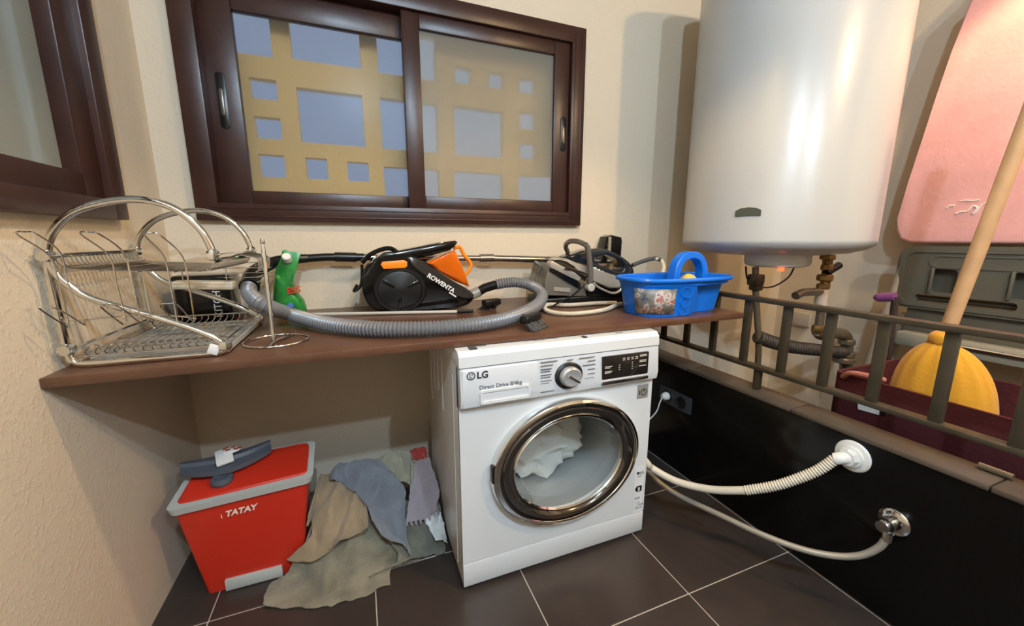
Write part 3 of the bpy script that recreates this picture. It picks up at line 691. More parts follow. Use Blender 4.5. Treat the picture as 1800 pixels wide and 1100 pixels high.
# lower tray
lo = bm = new(); tube(bm, [(RX_(-.018), ya_, .925), (RX_(-.018), yb_, .925)], .004, 8); lo = obj('lower_tray', bm, CHROME, rk)
for k in range(15):
    x = .012 + .252 * k / 14
    wire('wire', [(RX_(x), ya_ + .006, .905), (RX_(x - .006), ya_ + .002, .915), (RX_(x + .006), ya_ + .012, .928), (RX_(x + .010), ya_ + .03, .922), (RX_(x + .008), ya_ + .06, .908), (RX_(x), yb_ - .03, .908), (RX_(x), yb_, .925)], .0016, 3, lo)
for y, z in ((ya_ + .004, .905), (ya_ + .10, .906), (-.5, .906), (yb_ - .05, .906), (yb_, .926)):
    wire('wire', [(RX_(-.016), y, z), (RX_(.284), y, z)], .0022, 0, lo)
wire('wire', [(RX_(.283), ya_, .915), (RX_(.283), yb_, .918)], .0022, 0, lo)
bm = new()
prism(bm, rrect(RX_(-.005), RX_(.285), ya_ + .02, yb_ + .05, .02), .8785, .881, 'Z'); ringplate(bm, rrect(RX_(-.005), RX_(.285), ya_ + .02, yb_ + .05, .02), rrect(RX_(.0), RX_(.278), ya_ + .026, yb_ + .044, .016), .8785, .893, 'Z')
obj('drip_tray', bm, mat('clear_drip_tray', (205, 205, 200), .25, trans=.35), rk)
bm = new(); box(bm, (RX_(.165), -.375, 1.035), (.16, .05, .026), Matrix.Rotation(math.radians(3), 3, 'Y'), .006); ud = obj('upper_drip_tray', bm, mat('cream_drip_tray', (205, 196, 176), .4), rk)
for x in (.11, .225): wire('hanger', [(RX_(x), -.375, 1.042), (RX_(x), -.375, 1.103)], .0018, 0, ud)
# plate holder loops hung on the near end
hk = bm = new(); tube(bm, [(0.006, -0.72, 0.996), (0.094, -0.72, 1.0), (0.189, -0.72, 1.0), (0.25, -0.72, 0.985)], .0016, 6); hk = obj('cup_holder', bm, WIRE, rk)
HL = [[(0.014, -0.722, 0.989), (0.013, -0.722, 1.08), (0.007, -0.724, 1.143), (-0.006, -0.775, 1.188), (0.009, -0.778, 1.193), (0.024, -0.775, 1.188), (0.027, -0.724, 1.148), (0.028, -0.722, 1.079), (0.042, -0.722, 0.987)],
      [(0.116, -0.722, 0.988), (0.111, -0.722, 1.076), (0.108, -0.724, 1.141), (0.089, -0.77, 1.189), (0.106, -0.773, 1.193), (0.122, -0.77, 1.187), (0.135, -0.724, 1.146), (0.138, -0.722, 1.075), (0.143, -0.722, 0.986)],
      [(0.212, -0.722, 0.981), (0.21, -0.722, 1.072), (0.207, -0.724, 1.139), (0.194, -0.765, 1.187), (0.209, -0.768, 1.192), (0.222, -0.765, 1.187), (0.242, -0.724, 1.139), (0.246, -0.722, 1.07), (0.246, -0.722, 0.978)],
      [(0.011, -0.722, 0.984), (0.001, -0.77, 1.032), (0.007, -0.772, 1.037), (0.028, -0.77, 1.031), (0.042, -0.722, 0.985)],
      [(0.108, -0.722, 0.982), (0.098, -0.768, 1.031), (0.111, -0.77, 1.035), (0.129, -0.768, 1.029), (0.142, -0.722, 0.981)],
      [(0.2, -0.722, 0.994), (0.195, -0.75, 1.027), (0.211, -0.752, 1.03), (0.227, -0.75, 1.025), (0.242, -0.722, 0.98)]]
for h in HL: wire('loop', [(max(p[0], XL + .004), p[1], p[2]) for p in h], .0018, 5, hk)
bm = new(); box(bm, (RX_(.262), YN - .010, .898), (.024, .006, .026), Matrix.Rotation(math.radians(25), 3, 'Y'), .002); obj('paper_tag', bm, WHITEP, rk)

# ---- black tin behind the rack
cn = thing('kitchen_tin', 'black storage tin lettered KITCHEN standing behind the dish rack', 'tin', (.10, -.10, .877))
bm = new(); bb(bm, .012, .182, -.165, -.03, .878, 1.030, .012, 3); obj('body', bm, BLACKG, cn)
bm = new(); bb(bm, .008, .186, -.169, -.026, 1.020, 1.050, .012, 3); obj('lid', bm, BLACKG, cn)
bm = new(); text_bm(bm, 'KITCHEN', .034, face_y(.150, -.1655, .893, PI / 2), .0005, .0003); obj('lettering', bm, WHITEP, cn)

# ---- paper towel stand
ps = thing('towel_holder', 'thin chrome kitchen-roll stand with a wire ring base and no roll', 'towel holder', (.39, -.60, .877))
bm = new(); tube(bm, [(.39 + .085 * math.cos(a), -.575 + .080 * math.sin(a), .8805) for a in [2 * PI * k / 40 for k in range(40)]], .003, 8, closed=True); rg = obj('ring_base', bm, CHROME, ps)
bm = new(); tube(bm, smooth_path([(.39 + .04, -.575 + .068, .8805), (.395, -.60, .886), (.385, -.655, .8805)], 6), .003, 8); obj('cross_wire', bm, CHROME, ps)
bm = new(); tube(bm, [(.388, -.608, .884), (.388, -.606, 1.04), (.388, -.603, 1.168)], .0055, 10); lathe(bm, [(.0055, 0), (.007, .004), (.005, .012), (0, .014)], (.388, -.603, 1.166), seg=10); obj('rod', bm, CHROME, ps)

# ---- green detergent pouch
dp = thing('detergent_pouch', 'green detergent refill pouch with a white screw cap', 'pouch', (.36, -.10, .877))
out = [(0.311, 0.894), (0.315, 0.971), (0.328, 1.048), (0.355, 1.109), (0.364, 1.136), (0.392, 1.131), (0.423, 1.119), (0.399, 1.069), (0.389, 1.024), (0.403, 0.967), (0.421, 0.931), (0.422, 0.882), (0.365, 0.881)]
bm = new()
cx = sum(p[0] for p in out) / len(out); N = len(out)
sp = smooth_path([(a, 0, b) for a, b in out], 5, True)
mid = Vector((cx, 0, .97))
front = []; rings = []
for k, sc, dy in ((0, 1.0, 0), (1, .86, -.018), (2, .6, -.034), (3, .3, -.040)):
    rings.append([bm.verts.new((mid.x + (p.x - mid.x) * sc, -.135 + dy * (1.0 if p.z < 1.06 else .35), mid.z + (p.z - mid.z) * sc)) for p in sp])
back = [bm.verts.new((v.co.x, v.co.y + .012, v.co.z)) for v in rings[0]]
for a, b in zip([back] + rings, rings):
    if a is b: continue
    for k in range(len(sp)): bm.faces.new((a[k], a[(k + 1) % len(sp)], b[(k + 1) % len(sp)], b[k]))
bm.faces.new(rings[-1]); bm.faces.new(back)
for v in bm.verts: v.co.z = max(v.co.z, .8785)
obj('film', bm, mat('green_film', (44, 142, 58), .28, vary=.45, vscale=14, coat=.3), dp)
cpos = [(0.378, -0.15, 1.101)][0]
bm = new(); lathe(bm, [(.014, -.006), (.016, -.004), (.016, .022), (.013, .026), (0, .026)], cpos, 'Y', 18, mtx=Matrix.Rotation(math.radians(-35), 3, 'X') @ Matrix.Rotation(math.radians(25), 3, 'Y')); obj('cap', bm, WHITEP, dp)
tpx = [(0.37, -0.181, 0.97), (0.376, -0.181, 0.923)]
bm = new(); text_bm(bm, 'ESS', .034, face_y(tpx[0][0], tpx[0][1], tpx[0][2], math.radians(8)), .0012, .001, .1); obj('lettering', bm, mat('red_print', (196, 62, 40), .4), dp)
bm = new(); lathe(bm, [(.012, -.006), (.012, .003), (.006, .0045), (0, .0045)], tpx[1], 'Y', 20); ro = obj('round_print', bm, mat('blue_print', (70, 110, 190), .4), dp)

# ================================================================ VACUUM CLEANER
VY0, VY1 = -.235, -.085
vc_ = thing('vacuum_cleaner', 'black cylinder vacuum cleaner with orange dust bin lying on the worktop', 'vacuum cleaner', (.85, -.16, .877))
body = [(0.646, 0.956), (0.641, 1.002), (0.653, 1.058), (0.687, 1.09), (0.764, 1.118), (0.831, 1.117), (0.888, 1.091), (0.957, 1.037), (1.017, 0.996), (1.082, 0.958), (1.1, 0.932), (1.094, 0.907), (1.052, 0.881), (0.964, 0.87), (0.774, 0.873), (0.703, 0.885), (0.665, 0.913)]
body = [(a, max(b, .886)) for a, b in body]
bm = new(); prism(bm, [(p.x, p.z) for p in smooth_path([(a, 0, b) for a, b in body], 3, True)], VY0, VY1, 'Y', .016, 3); obj('body', bm, BLACKG, vc_, angle=60)
belt = [(0.821, 1.106), (0.871, 1.096), (0.933, 1.052), (1.016, 0.996), (1.086, 0.953), (1.096, 0.928), (1.052, 0.925), (0.979, 0.968), (0.908, 1.02), (0.851, 1.064)]
bm = new(); prism(bm, [(p.x, p.z) for p in smooth_path([(a, 0, b) for a, b in belt], 3, True)], VY0 - .008, VY0 + .02, 'Y', .004); fb = obj('front_fairing', bm, mat('graphite_gloss', (58, 54, 52), .2, .3, coat=.4), vc_)
wc = [(0.787, -0.245, 0.969)][0]
bm = new(); lathe(bm, [(.092, -.02), (.094, .006), (.088, .012), (.080, .012), (.078, .006), (.070, .008), (.030, .012), (.012, .016), (0, .016)], (wc[0], VY0 + .002, .972), 'Y', 48, sx=1.13); wl = obj('wheel', bm, BLACKP, vc_)
for a in (25, 145, 265):
    bm = new(); box(bm, (wc[0] + .045 * 1.1 * math.cos(math.radians(a)), VY0 - .008, .972 + .045 * math.sin(math.radians(a))), (.07, .006, .014), Matrix.Rotation(-math.radians(a), 3, 'Y'), .002); obj('spoke', bm, BLACKG, wl)
bm = new(); lathe(bm, [(.094, -.006), (.094, .002)], (wc[0], VY1 - .002, .972), 'Y', 40, sx=1.13); obj('wheel', bm, BLACKP, vc_)
lidp = [(0.688, 1.094), (0.733, 1.125), (0.788, 1.131), (0.88, 1.149), (0.963, 1.165), (1.029, 1.172), (1.039, 1.165), (1.024, 1.148), (1.004, 1.131), (0.926, 1.111), (0.843, 1.096), (0.787, 1.104), (0.742, 1.1)]
bm = new(); prism(bm, lidp, VY0 + .02, VY1 - .012, 'Y', .006, 3); obj('carry_lid', bm, BLACKG, vc_, angle=60)
bm = new(); tube(bm, smooth_path([(0.647, -0.2, 1.085), (0.679, -0.2, 1.116), (0.728, -0.2, 1.138), (0.764, -0.2, 1.14), (0.794, -0.2, 1.119)], 6), .009, 10); obj('carry_handle', bm, BLACKG, vc_)
cord = [(0.647, -0.16, 1.076), (0.643, -0.16, 1.017), (0.632, -0.16, 0.982), (0.609, -0.16, 0.967), (0.624, -0.16, 0.994)]
bm = new(); tube(bm, smooth_path(cord, 6), .006, 8); cp_ = Vector(cord[-2]); obj('mains_lead', bm, BLACKP, vc_)
ORANGE = mat('translucent_orange', (255, 122, 16), .16, trans=.35, coat=.3)
binp = [(0.898, 1.078), (1.002, 1.121), (1.027, 1.131), (1.055, 1.057), (1.089, 0.97), (1.023, 0.998), (0.95, 1.05)]
bm = new(); prism(bm, binp, VY0 + .012, VY1 - .018, 'Y', .020, 4); bn_ = obj('dust_bin', bm, ORANGE, vc_, angle=60)
hpz = [(1.029, -0.17, 1.137), (1.057, -0.17, 1.144), (1.077, -0.17, 1.109), (1.105, -0.17, 1.073), (1.102, -0.17, 1.048), (1.072, -0.17, 1.013)]
bm = new(); tube(bm, smooth_path(hpz, 5), .008, 10); obj('bin_handle', bm, mat('orange_plastic', (245, 140, 28), .3), bn_)
bt = [(0.716, 1.079), (0.723, 1.09), (0.807, 1.095), (0.82, 1.088), (0.819, 1.07), (0.81, 1.063), (0.726, 1.061)]
bm = new(); prism(bm, bt, VY0 - .012, VY0 + .01, 'Y', .003); obj('orange_button', bm, MATS['orange_plastic'], vc_)
lt = [(0.895, -0.246, 1.035)][0]
bm = new(); text_bm(bm, 'ROWENTA', .0265, face_y(lt[0], VY0 - .0095, lt[2] - .010, math.radians(-34)), .0008, .0008); obj('lettering', bm, WHITEP, vc_)
bm = new(); box(bm, (lt[0] + .108, VY0 - .009, lt[2] - .091), (.036, .0015, .006), Matrix.Rotation(math.radians(34), 3, 'Y')); obj('underline', bm, WHITEP, vc_)
# hose
noz = [(1.107, -0.17, 0.928), (1.143, -0.17, 0.942), (1.167, -0.18, 0.958), (1.216, -0.2, 0.974)]
bm = new(); tube(bm, [noz[0], noz[1]], .024, 14); obj('hose_socket', bm, mat('clear_grey_plastic', (176, 172, 164), .2, trans=.4), vc_)
bm = new(); tube(bm, noz[1:], .021, 14); obj('hose_cuff', bm, BLACKP, vc_)
hs = [(1.216, -0.2, 0.974), (1.301, -0.22, 0.983), (1.37, -0.27, 0.967), (1.373, -0.36, 0.939)] + [(1.303, -0.464, 0.917), (1.172, -0.598, 0.91), (1.051, -0.665, 0.905), (0.907, -0.694, 0.905), (0.768, -0.674, 0.905), (0.637, -0.614, 0.905), (0.516, -0.496, 0.907), (0.395, -0.328, 0.916)] + [(0.348, -0.46, 0.971), (0.289, -0.36, 0.995), (0.273, -0.29, 1.019)]
bm = new(); corrugated(bm, hs, .0225, .0026, .0118, 16); obj('hose', bm, mat('grey_vacuum_hose', (122, 124, 128), .35, .2), vc_)
hd = [(0.274, -0.295, 1.015), (0.276, -0.22, 1.053), (0.305, -0.13, 1.08), (0.358, -0.085, 1.096), (0.438, -0.06, 1.1)]
bm = new(); tube(bm, smooth_path(hd, 6), .026, 14, rfun=lambda i, N: .032 - .015 * i / N); obj('hose_handle', bm, BLACKP, vc_)
wn = thing('vacuum_wand', 'long steel vacuum tube lying along the wall behind the vacuum cleaner', 'vacuum tube', (1.1, -.05, 1.08))
wp = [(0.437, -0.055, 1.1), (0.513, -0.055, 1.104), (0.659, -0.055, 1.101), (0.802, -0.055, 1.094), (1.202, -0.055, 1.087), (1.675, -0.055, 1.069), (1.881, -0.055, 1.059)]
bm = new(); tube(bm, wp[:3], .0165, 14); obj('black_grip', bm, BLACKP, wn)
bm = new(); tube(bm, [Vector(wp[1]) + Vector((.03, 0, 0)), Vector(wp[2]) - Vector((.03, 0, 0))], .0205, 14); obj('black_collar', bm, BLACKP, wn)
bm = new(); tube(bm, wp[2:5], .0145, 16); obj('inner_tube', bm, STEEL, wn)
bm = new(); tube(bm, wp[4:], .0175, 16); obj('outer_tube', bm, STEEL, wn)
bm = new(); tube(bm, [Vector(wp[4]) + Vector((-.02, 0, 0)), Vector(wp[4]) + Vector((.05, 0, 0))], .021, 16); obj('sleeve', bm, STEEL, wn)
fh = [(1.87, 1.118), (1.889, 1.191), (1.917, 1.201), (1.982, 1.188), (1.987, 1.167), (1.985, 1.069), (1.971, 1.047), (1.859, 1.05)]
bm = new(); prism(bm, fh, -.085, -.012, 'Y', .006); nz = obj('floor_head', bm, BLACKG, wn)
bm = new(); prism(bm, [(1.895, 1.191), (1.91, 1.191), (1.91, 1.057), (1.892, 1.058)], -.094, -.08, 'Y', .002); obj('clear_strip', bm, mat('clear_strip', (150, 140, 125), .2), nz)
# rod and brushes on the worktop
rd = thing('mop_rod', 'thin white metal rod with a black end lying in front of the vacuum cleaner', 'rod', (.7, -.26, .877))
bm = new(); tube(bm, [(.36, -.155, .8845), (1.0, -.330, .8845)], .0065, 10); obj('rod', bm, mat('white_painted_rod', (220, 216, 206), .25, .3), rd)
bm = new(); tube(bm, [(1.0, -.330, .8845), (1.065, -.348, .886)], .0075, 10); obj('rod_end', bm, BLACKP, rd)
def brush(nm, c, rot, L, label, lean):
    t = thing(nm, label, 'brush', c, rot)
    local(t)
    bm = new(); bb(bm, -L / 2, L / 2, -.018, .018, .022, .050, .008, 3); obj('head', bm, BLACKP, t)
    bm = new()
    for k in range(110):
        x = random.uniform(-L / 2 + .004, L / 2 - .004); y = random.uniform(-.014, .012)
        tube(bm, [(x, y, .03), (x + random.uniform(-.006, .006), y - lean * .5, .016), (x + random.uniform(-.012, .012), y - lean - random.uniform(0, .012), .003)], .0016, 4)
    obj('bristles', bm, mat('grey_black_bristle', (64, 60, 56), .6), t, kind='stuff')
    bm = new(); tube(bm, [(0, .012, .036), (0, .030, .033)], .013, 12); obj('socket', bm, BLACKP, t)
    return t
brush('bristle_brush', (1.172, -.690, .877), math.radians(38), .105, 'dusty black bristle brush lying at the front edge of the worktop', .028)
brush('dusting_brush', (1.155, -.315, .877), math.radians(200), .085, 'worn grey dusting brush lying by the vacuum hose socket', .02)

# ================================================================ STEAM IRON STATION
IY0, IY1 = -.315, -.125
ir = thing('steam_station', 'black and silver steam ironing station with coiled hose on the worktop', 'steam iron base', (1.66, -.22, .877))
sk_ = [(1.419, 0.895), (1.424, 0.921), (1.893, 0.904), (1.903, 0.86), (1.657, 0.87)]
bm = new(); prism(bm, [(1.405, .8785), (1.405, .912), (1.895, .918), (1.895, .8785)], IY0, IY1, 'Y', .008, 3); obj('base', bm, BLACKP, ir)
tk = [(1.409, 0.927), (1.414, 0.998), (1.435, 1.074), (1.475, 1.068), (1.565, 1.019), (1.622, 0.969), (1.637, 0.909)]
bm = new(); prism(bm, tk, IY0 + .004, IY1 - .005, 'Y', .008, 3); tko = obj('water_tank', bm, mat('smoky_tank', (120, 116, 108), .2, .3, coat=.3), ir)
st = [(1.427, 1.075), (1.438, 1.084), (1.55, 1.033), (1.593, 1.003), (1.581, 0.987), (1.539, 1.005), (1.433, 1.054)]
bm = new(); prism(bm, st, IY0 - .006, IY0 + .03, 'Y', .003); obj('silver_band', bm, mat('silver_plastic', (196, 190, 178), .25, .5), tko)
bm = new(); prism(bm, [(1.428, 1.039), (1.433, 1.054), (1.551, 0.999), (1.594, 0.976), (1.589, 0.95), (1.528, 0.982)], IY0 - .004, IY0 + .02, 'Y', .002); obj('dark_band', bm, BLACKG, tko)
lbx = [(1.453, 0.948), (1.453, 0.966), (1.538, 0.957), (1.539, 0.936)]
bm = new(); prism(bm, lbx, IY0 - .001, IY0 + .006, 'Y'); obj('rating_label', bm, MATS['silver_plastic'], tko)
rs = [(1.637, 0.904), (1.635, 0.955), (1.678, 0.961), (1.767, 0.93), (1.829, 0.947), (1.848, 0.971), (1.902, 0.975), (1.908, 0.889)]
bm = new(); prism(bm, rs, IY0, IY1, 'Y', .006, 3); obj('housing', bm, BLACKG, ir)
cr = [(1.661, -0.322, 0.976), (1.687, -0.322, 0.954), (1.762, -0.322, 0.923), (1.805, -0.322, 0.929), (1.827, -0.322, 0.953), (1.845, -0.322, 0.975), (1.889, -0.322, 0.978)]
bm = new(); tube(bm, smooth_path(cr, 6), .006, 10); obj('silver_cradle', bm, MATS['silver_plastic'], ir)
bm = new(); text_bm(bm, 'Power', .016, face_y(1.845, IY0 - .0015, .936), .0004, .0005); obj('lettering', bm, WHITEP, ir)
# lock arm
arm = [(1.631, -0.335, 0.958), (1.632, -0.335, 1.024), (1.623, -0.335, 1.089), (1.611, -0.335, 1.143), (1.599, -0.335, 1.154)]
bm = new(); tube(bm, arm, .013, 12); arm2 = [Vector(arm[-1]), Vector(arm[-1]) + Vector((-.005, .06, .014)), Vector(arm[-1]) + Vector((.0, .15, .012)), Vector(arm[-1]) + Vector((.02, .215, -.02)), Vector((1.68, IY1 + .014, 1.04)), Vector((1.69, IY1 + .012, .95))]
tube(bm, smooth_path(arm2, 5), .012, 12); la = obj('lock_arm', bm, mat('taupe_plastic', (98, 92, 86), .35), ir)
bm = new(); lathe(bm, [(.0, -.02), (.017, -.018), (.019, .014), (.014, .018), (0, .018)], arm[0], 'Y', 24); obj('pivot', bm, mat('pale_pivot', (186, 184, 178), .35), la)
# mains cable and steam hose
mc = [(1.611, -0.33, 1.019), (1.597, -0.34, 0.973), (1.521, -0.36, 0.927), (1.439, -0.38, 0.901), (1.401, -0.4, 0.889)]
bm = new(); tube(bm, smooth_path([(1.50, -.332, 1.05)] + mc, 6), .004, 8); obj('mains_cable', bm, BLACKP, ir)
bm = new(); tube(bm, smooth_path([(1.389, -0.26, 0.986), (1.415, -0.24, 1.036), (1.454, -0.26, 1.065), (1.476, -0.33, 1.084), (1.545, -0.338, 1.053)], 6), .004, 8); obj('mains_cable', bm, BLACKP, ir)
sh = [(1.74, -.43, .888), (1.70, -.45, .888)] + [(1.57, -0.536, 0.888), (1.421, -0.56, 0.888), (1.352, -0.506, 0.888), (1.361, -0.411, 0.888), (1.425, -0.325, 0.888), (1.502, -0.371, 0.888)] + [(1.64, -.372, .888), (1.74, -.395, .888)]
bm = new(); corrugated(bm, sh, .0085, .0008, .006, 10); obj('steam_hose', bm, mat('woven_beige_hose', (206, 196, 176), .7), ir)
s2h = [(1.894, -0.3, 1.052), (1.955, -0.3, 1.07), (2.025, -0.3, 1.083), (2.051, -0.32, 1.075), (2.045, -0.35, 1.04), (2.006, -0.38, 1.01), (1.93, -0.42, 0.968)]
bm = new(); tube(bm, smooth_path(s2h[:4], 5), .0105, 10); obj('hose_sleeve', bm, DKGREY, ir)
bm = new(); tube(bm, smooth_path(s2h[2:], 5), .0095, 10); obj('steam_hose', bm, MATS['woven_beige_hose'], ir)
# the iron itself
io = thing('steam_iron', 'black handled steam iron resting on its silver station', 'iron', (1.72, -.23, .99))
sole = [(1.495, 1.083), (1.524, 1.092), (1.622, 1.054), (1.749, 1.018), (1.86, 0.987), (1.885, 0.975), (1.866, 0.953), (1.827, 0.938), (1.76, 0.941), (1.655, 0.989)]
bm = new(); prism(bm, sole, -.305, -.150, 'Y', .012, 3); obj('soleplate_housing', bm, MATS['silver_plastic'], io)
ho = smooth_path([(a, 0, b) for a, b in [(1.541, 1.096), (1.607, 1.116), (1.668, 1.132), (1.731, 1.134), (1.797, 1.114), (1.866, 1.08), (1.906, 1.046), (1.919, 1.011), (1.893, 0.989), (1.831, 0.997), (1.737, 1.028), (1.665, 1.054), (1.596, 1.074)]], 4, True)
hi = smooth_path([(a, 0, b) for a, b in [(1.683, 1.089), (1.701, 1.094), (1.72, 1.102), (1.752, 1.104), (1.792, 1.092), (1.833, 1.075), (1.858, 1.052), (1.859, 1.033), (1.843, 1.022), (1.809, 1.026), (1.762, 1.038), (1.723, 1.053), (1.693, 1.072)]], 4, True)
bm = new(); ringplate(bm, [(p.x, p.z) for p in ho], [(p.x, p.z) for p in hi], -.285, -.185, 'Y')
es = [e for e in bm.edges if abs(e.verts[0].co.y - e.verts[1].co.y) < 1e-6 and len(e.link_faces) == 2 and abs(e.link_faces[0].normal.dot(e.link_faces[1].normal)) < .5]
bm.normal_update(); es = [e for e in bm.edges if e.calc_face_angle(0) > 1.0 and abs(e.verts[0].co.y - e.verts[1].co.y) < 1e-6]
bmesh.ops.bevel(bm, geom=es, offset=.007, segments=3, profile=.5, affect='EDGES')
obj('handle', bm, mat('blue_black_gloss', (30, 36, 42), .14, coat=.5), io, angle=60)
for k in range(6):
    p = (1.66 + .0212 * k, -.292, 1.050 - .0095 * k)
    bm = new(); lathe(bm, [(.0075, -.01), (.0075, .006), (.005, .008), (0, .008)], p, 'Y', 12); obj('button', bm, mat('button_silver', (206, 208, 208), .3), io)
bm = new(); lathe(bm, [(.022, -.004), (.024, .002), (.020, .008), (0, .010)], (1.755, -.235, 1.052), seg=20, sx=1.4); obj('spray_trigger', bm, mat('brown_trigger', (120, 96, 84), .4), io)

# ================================================================ BLUE CADDY
cy = thing('blue_caddy', 'bright blue plastic cleaning caddy with arched handle and printed label', 'caddy', (1.90, -.60, .877))
BLUE = mat('blue_plastic', (10, 112, 222), .32, coat=.15)
def cad(x0, x1, y0, y1, z, bite=.0, n=48):
    """rounded oblong with a waist on the long sides"""
    cx, cy_ = (x0 + x1) / 2, (y0 + y1) / 2; out = []
    for k in range(n):
        a = 2 * PI * k / n; c, s = math.cos(a), math.sin(a)
        p = 3.2
        x = math.copysign(abs(c) ** (2 / p), c); y = math.copysign(abs(s) ** (2 / p), s)
        out.append(((cx + x * (x1 - x0) / 2), cy_ + y * (y1 - y0) / 2 * (1 - bite * math.exp(-((x - .56) / .46) ** 6) * (1 if y < 0 else .3)), z))
    return out
CX0, CX1, CY0, CY1 = 1.622, 2.112, -.742, -.48
lv = [(cad(1.66, 2.07, CY0 + .028, CY1 - .02, .8785, .42)), (cad(1.645, 2.088, CY0 + .016, CY1 - .01, .95, .42)), (cad(1.635, 2.10, CY0 + .008, CY1 - .004, .998, .42)), (cad(1.632, 2.102, CY0 + .006, CY1 - .002, 1.0, .06)), (cad(1.627, 2.107, CY0 + .003, CY1, 1.022, .02))]
bm = new()
rg_ = [[bm.verts.new(p) for p in l] for l in lv]
inn = [[bm.verts.new((p[0] * .985 + 1.867 * .015, p[1] * .96 - .61 * .04, p[2] + (.004 if i == 0 else 0))) for p in l] for i, l in enumerate(lv)]
for A in (rg_, inn):
    for a, b in zip(A, A[1:]):
        for k in range(48): bm.faces.new((a[k], a[(k + 1) % 48], b[(k + 1) % 48], b[k]))
for k in range(48): bm.faces.new((rg_[-1][k], rg_[-1][(k + 1) % 48], inn[-1][(k + 1) % 48], inn[-1][k]))
bm.faces.new(rg_[0]); bm.faces.new(inn[0])
tub = obj('tub', bm, BLUE, cy, angle=40)
bm = new(); tube(bm, [(p[0], p[1], 1.022) for p in cad(CX0, CX1, CY0, CY1 + .003, 1.022, .02)], .0085, 10, closed=True); obj('rolled_rim', bm, BLUE, cy)
hb = smooth_path([(1.858, -.61, .93), (1.862, -.61, 1.02), (1.872, -.61, 1.072), (1.902, -.61, 1.104), (1.945, -.61, 1.112), (1.985, -.61, 1.098), (2.008, -.61, 1.062), (2.014, -.61, 1.02), (2.016, -.61, .93)], 5)
bm = new(); rows = []
for i, p in enumerate(hb):
    t = (hb[min(i + 1, len(hb) - 1)] - hb[max(i - 1, 0)]).normalized(); nrm = Vector((t.z, 0, -t.x))
    rows.append([bm.verts.new(p + nrm * a + Vector((0, b, 0))) for a, b in ((-.016, -.02), (-.012, -.024), (.010, -.024), (.014, -.02), (.014, .02), (.010, .024), (-.012, .024), (-.016, .02))])
for a, b in zip(rows, rows[1:]):
    for k in range(8): bm.faces.new((a[k], a[(k + 1) % 8], b[(k + 1) % 8], b[k]))
bm.faces.new(rows[0]); bm.faces.new(rows[-1]); obj('handle', bm, BLUE, cy)
bm = new(); blob(bm, (1.944, -.612, .962), .05, .08, 4, 3, (1.10, .85, 1.45)); tag(obj('yellow_sponge', bm, mat('yellow_sponge', (226, 190, 84), .9, bump=.5, bscale=120)), 'yellow sponge inside the blue cleaning caddy', 'sponge')
# printed label wraps the near left shoulder: follows the tub surface
def tub_pt(k, t, off):
    a, b = lv[0], lv[2]; p = Vector(a[k]).lerp(Vector(b[k]), t); c = Vector((1.867, -.61, p.z)); d = (p - c).normalized()
    return p + d * off
def print_mat():
    m = mat('label_print', (120, 118, 116), .35); nt = m.node_tree; b = nt.nodes['Principled BSDF']
    tc = nt.nodes.new('ShaderNodeTexCoord'); v = nt.nodes.new('ShaderNodeTexVoronoi'); v.inputs['Scale'].default_value = 38
    n = nt.nodes.new('ShaderNodeTexNoise'); n.inputs['Scale'].default_value = 22; n.inputs['Detail'].default_value = 4
    r = nt.nodes.new('ShaderNodeValToRGB'); r.color_ramp.interpolation = 'LINEAR'
    el = r.color_ramp.elements; el[0].position = .38; el[0].color = lin((70, 84, 108)); el[1].position = .44; el[1].color = lin((124, 118, 112))
    for p, c in ((.55, (132, 126, 118)), (.61, (206, 202, 194)), (.66, (170, 56, 50)), (.70, (200, 196, 186))):
        e = el.new(p); e.color = lin(c)
    mx = nt.nodes.new('ShaderNodeMath'); mx.operation = 'MULTIPLY_ADD'; mx.inputs[1].default_value = .12
    nt.links.new(tc.outputs['Object'], v.inputs['Vector']); nt.links.new(tc.outputs['Object'], n.inputs['Vector'])
    nt.links.new(v.outputs['Distance'], mx.inputs[0]); nt.links.new(n.outputs['Fac'], mx.inputs[2]); nt.links.new(mx.outputs[0], r.inputs['Fac']); nt.links.new(r.outputs['Color'], b.inputs['Base Color'])
    return m
ks = [25, 26, 27, 28, 29, 30, 31, 32, 33, 34]
bm = new(); A = [[bm.verts.new(tub_pt(k, t, .0035)) for k in ks] for t in (.10, .5, .94)]
for a, b in zip(A, A[1:]):
    for k in range(len(ks) - 1): bm.faces.new((a[k], a[k + 1], b[k + 1], b[k]))
lbl = obj('picture_label', bm, print_mat(), cy)
s = lbl.modifiers.new('thickness', 'SOLIDIFY'); s.thickness = .0012; s.offset = 1
for t, r in ((.82, .020), (.50, .017), (.17, .015)):
    p = tub_pt(35, t, .009).lerp(tub_pt(36, t, .009), .2); c = Vector((1.867, -.61, p.z)); d = (p - c).normalized()
    bm = new(); M_ = d.to_track_quat('Z', 'X').to_matrix()
    tube(bm, [p + M_ @ Vector((r * math.cos(a), r * math.sin(a) * 1.1, 0)) for a in [2 * PI * k / 24 for k in range(24)]], .0016, 6, closed=True); obj('embossed_ring', bm, BLUE, cy)

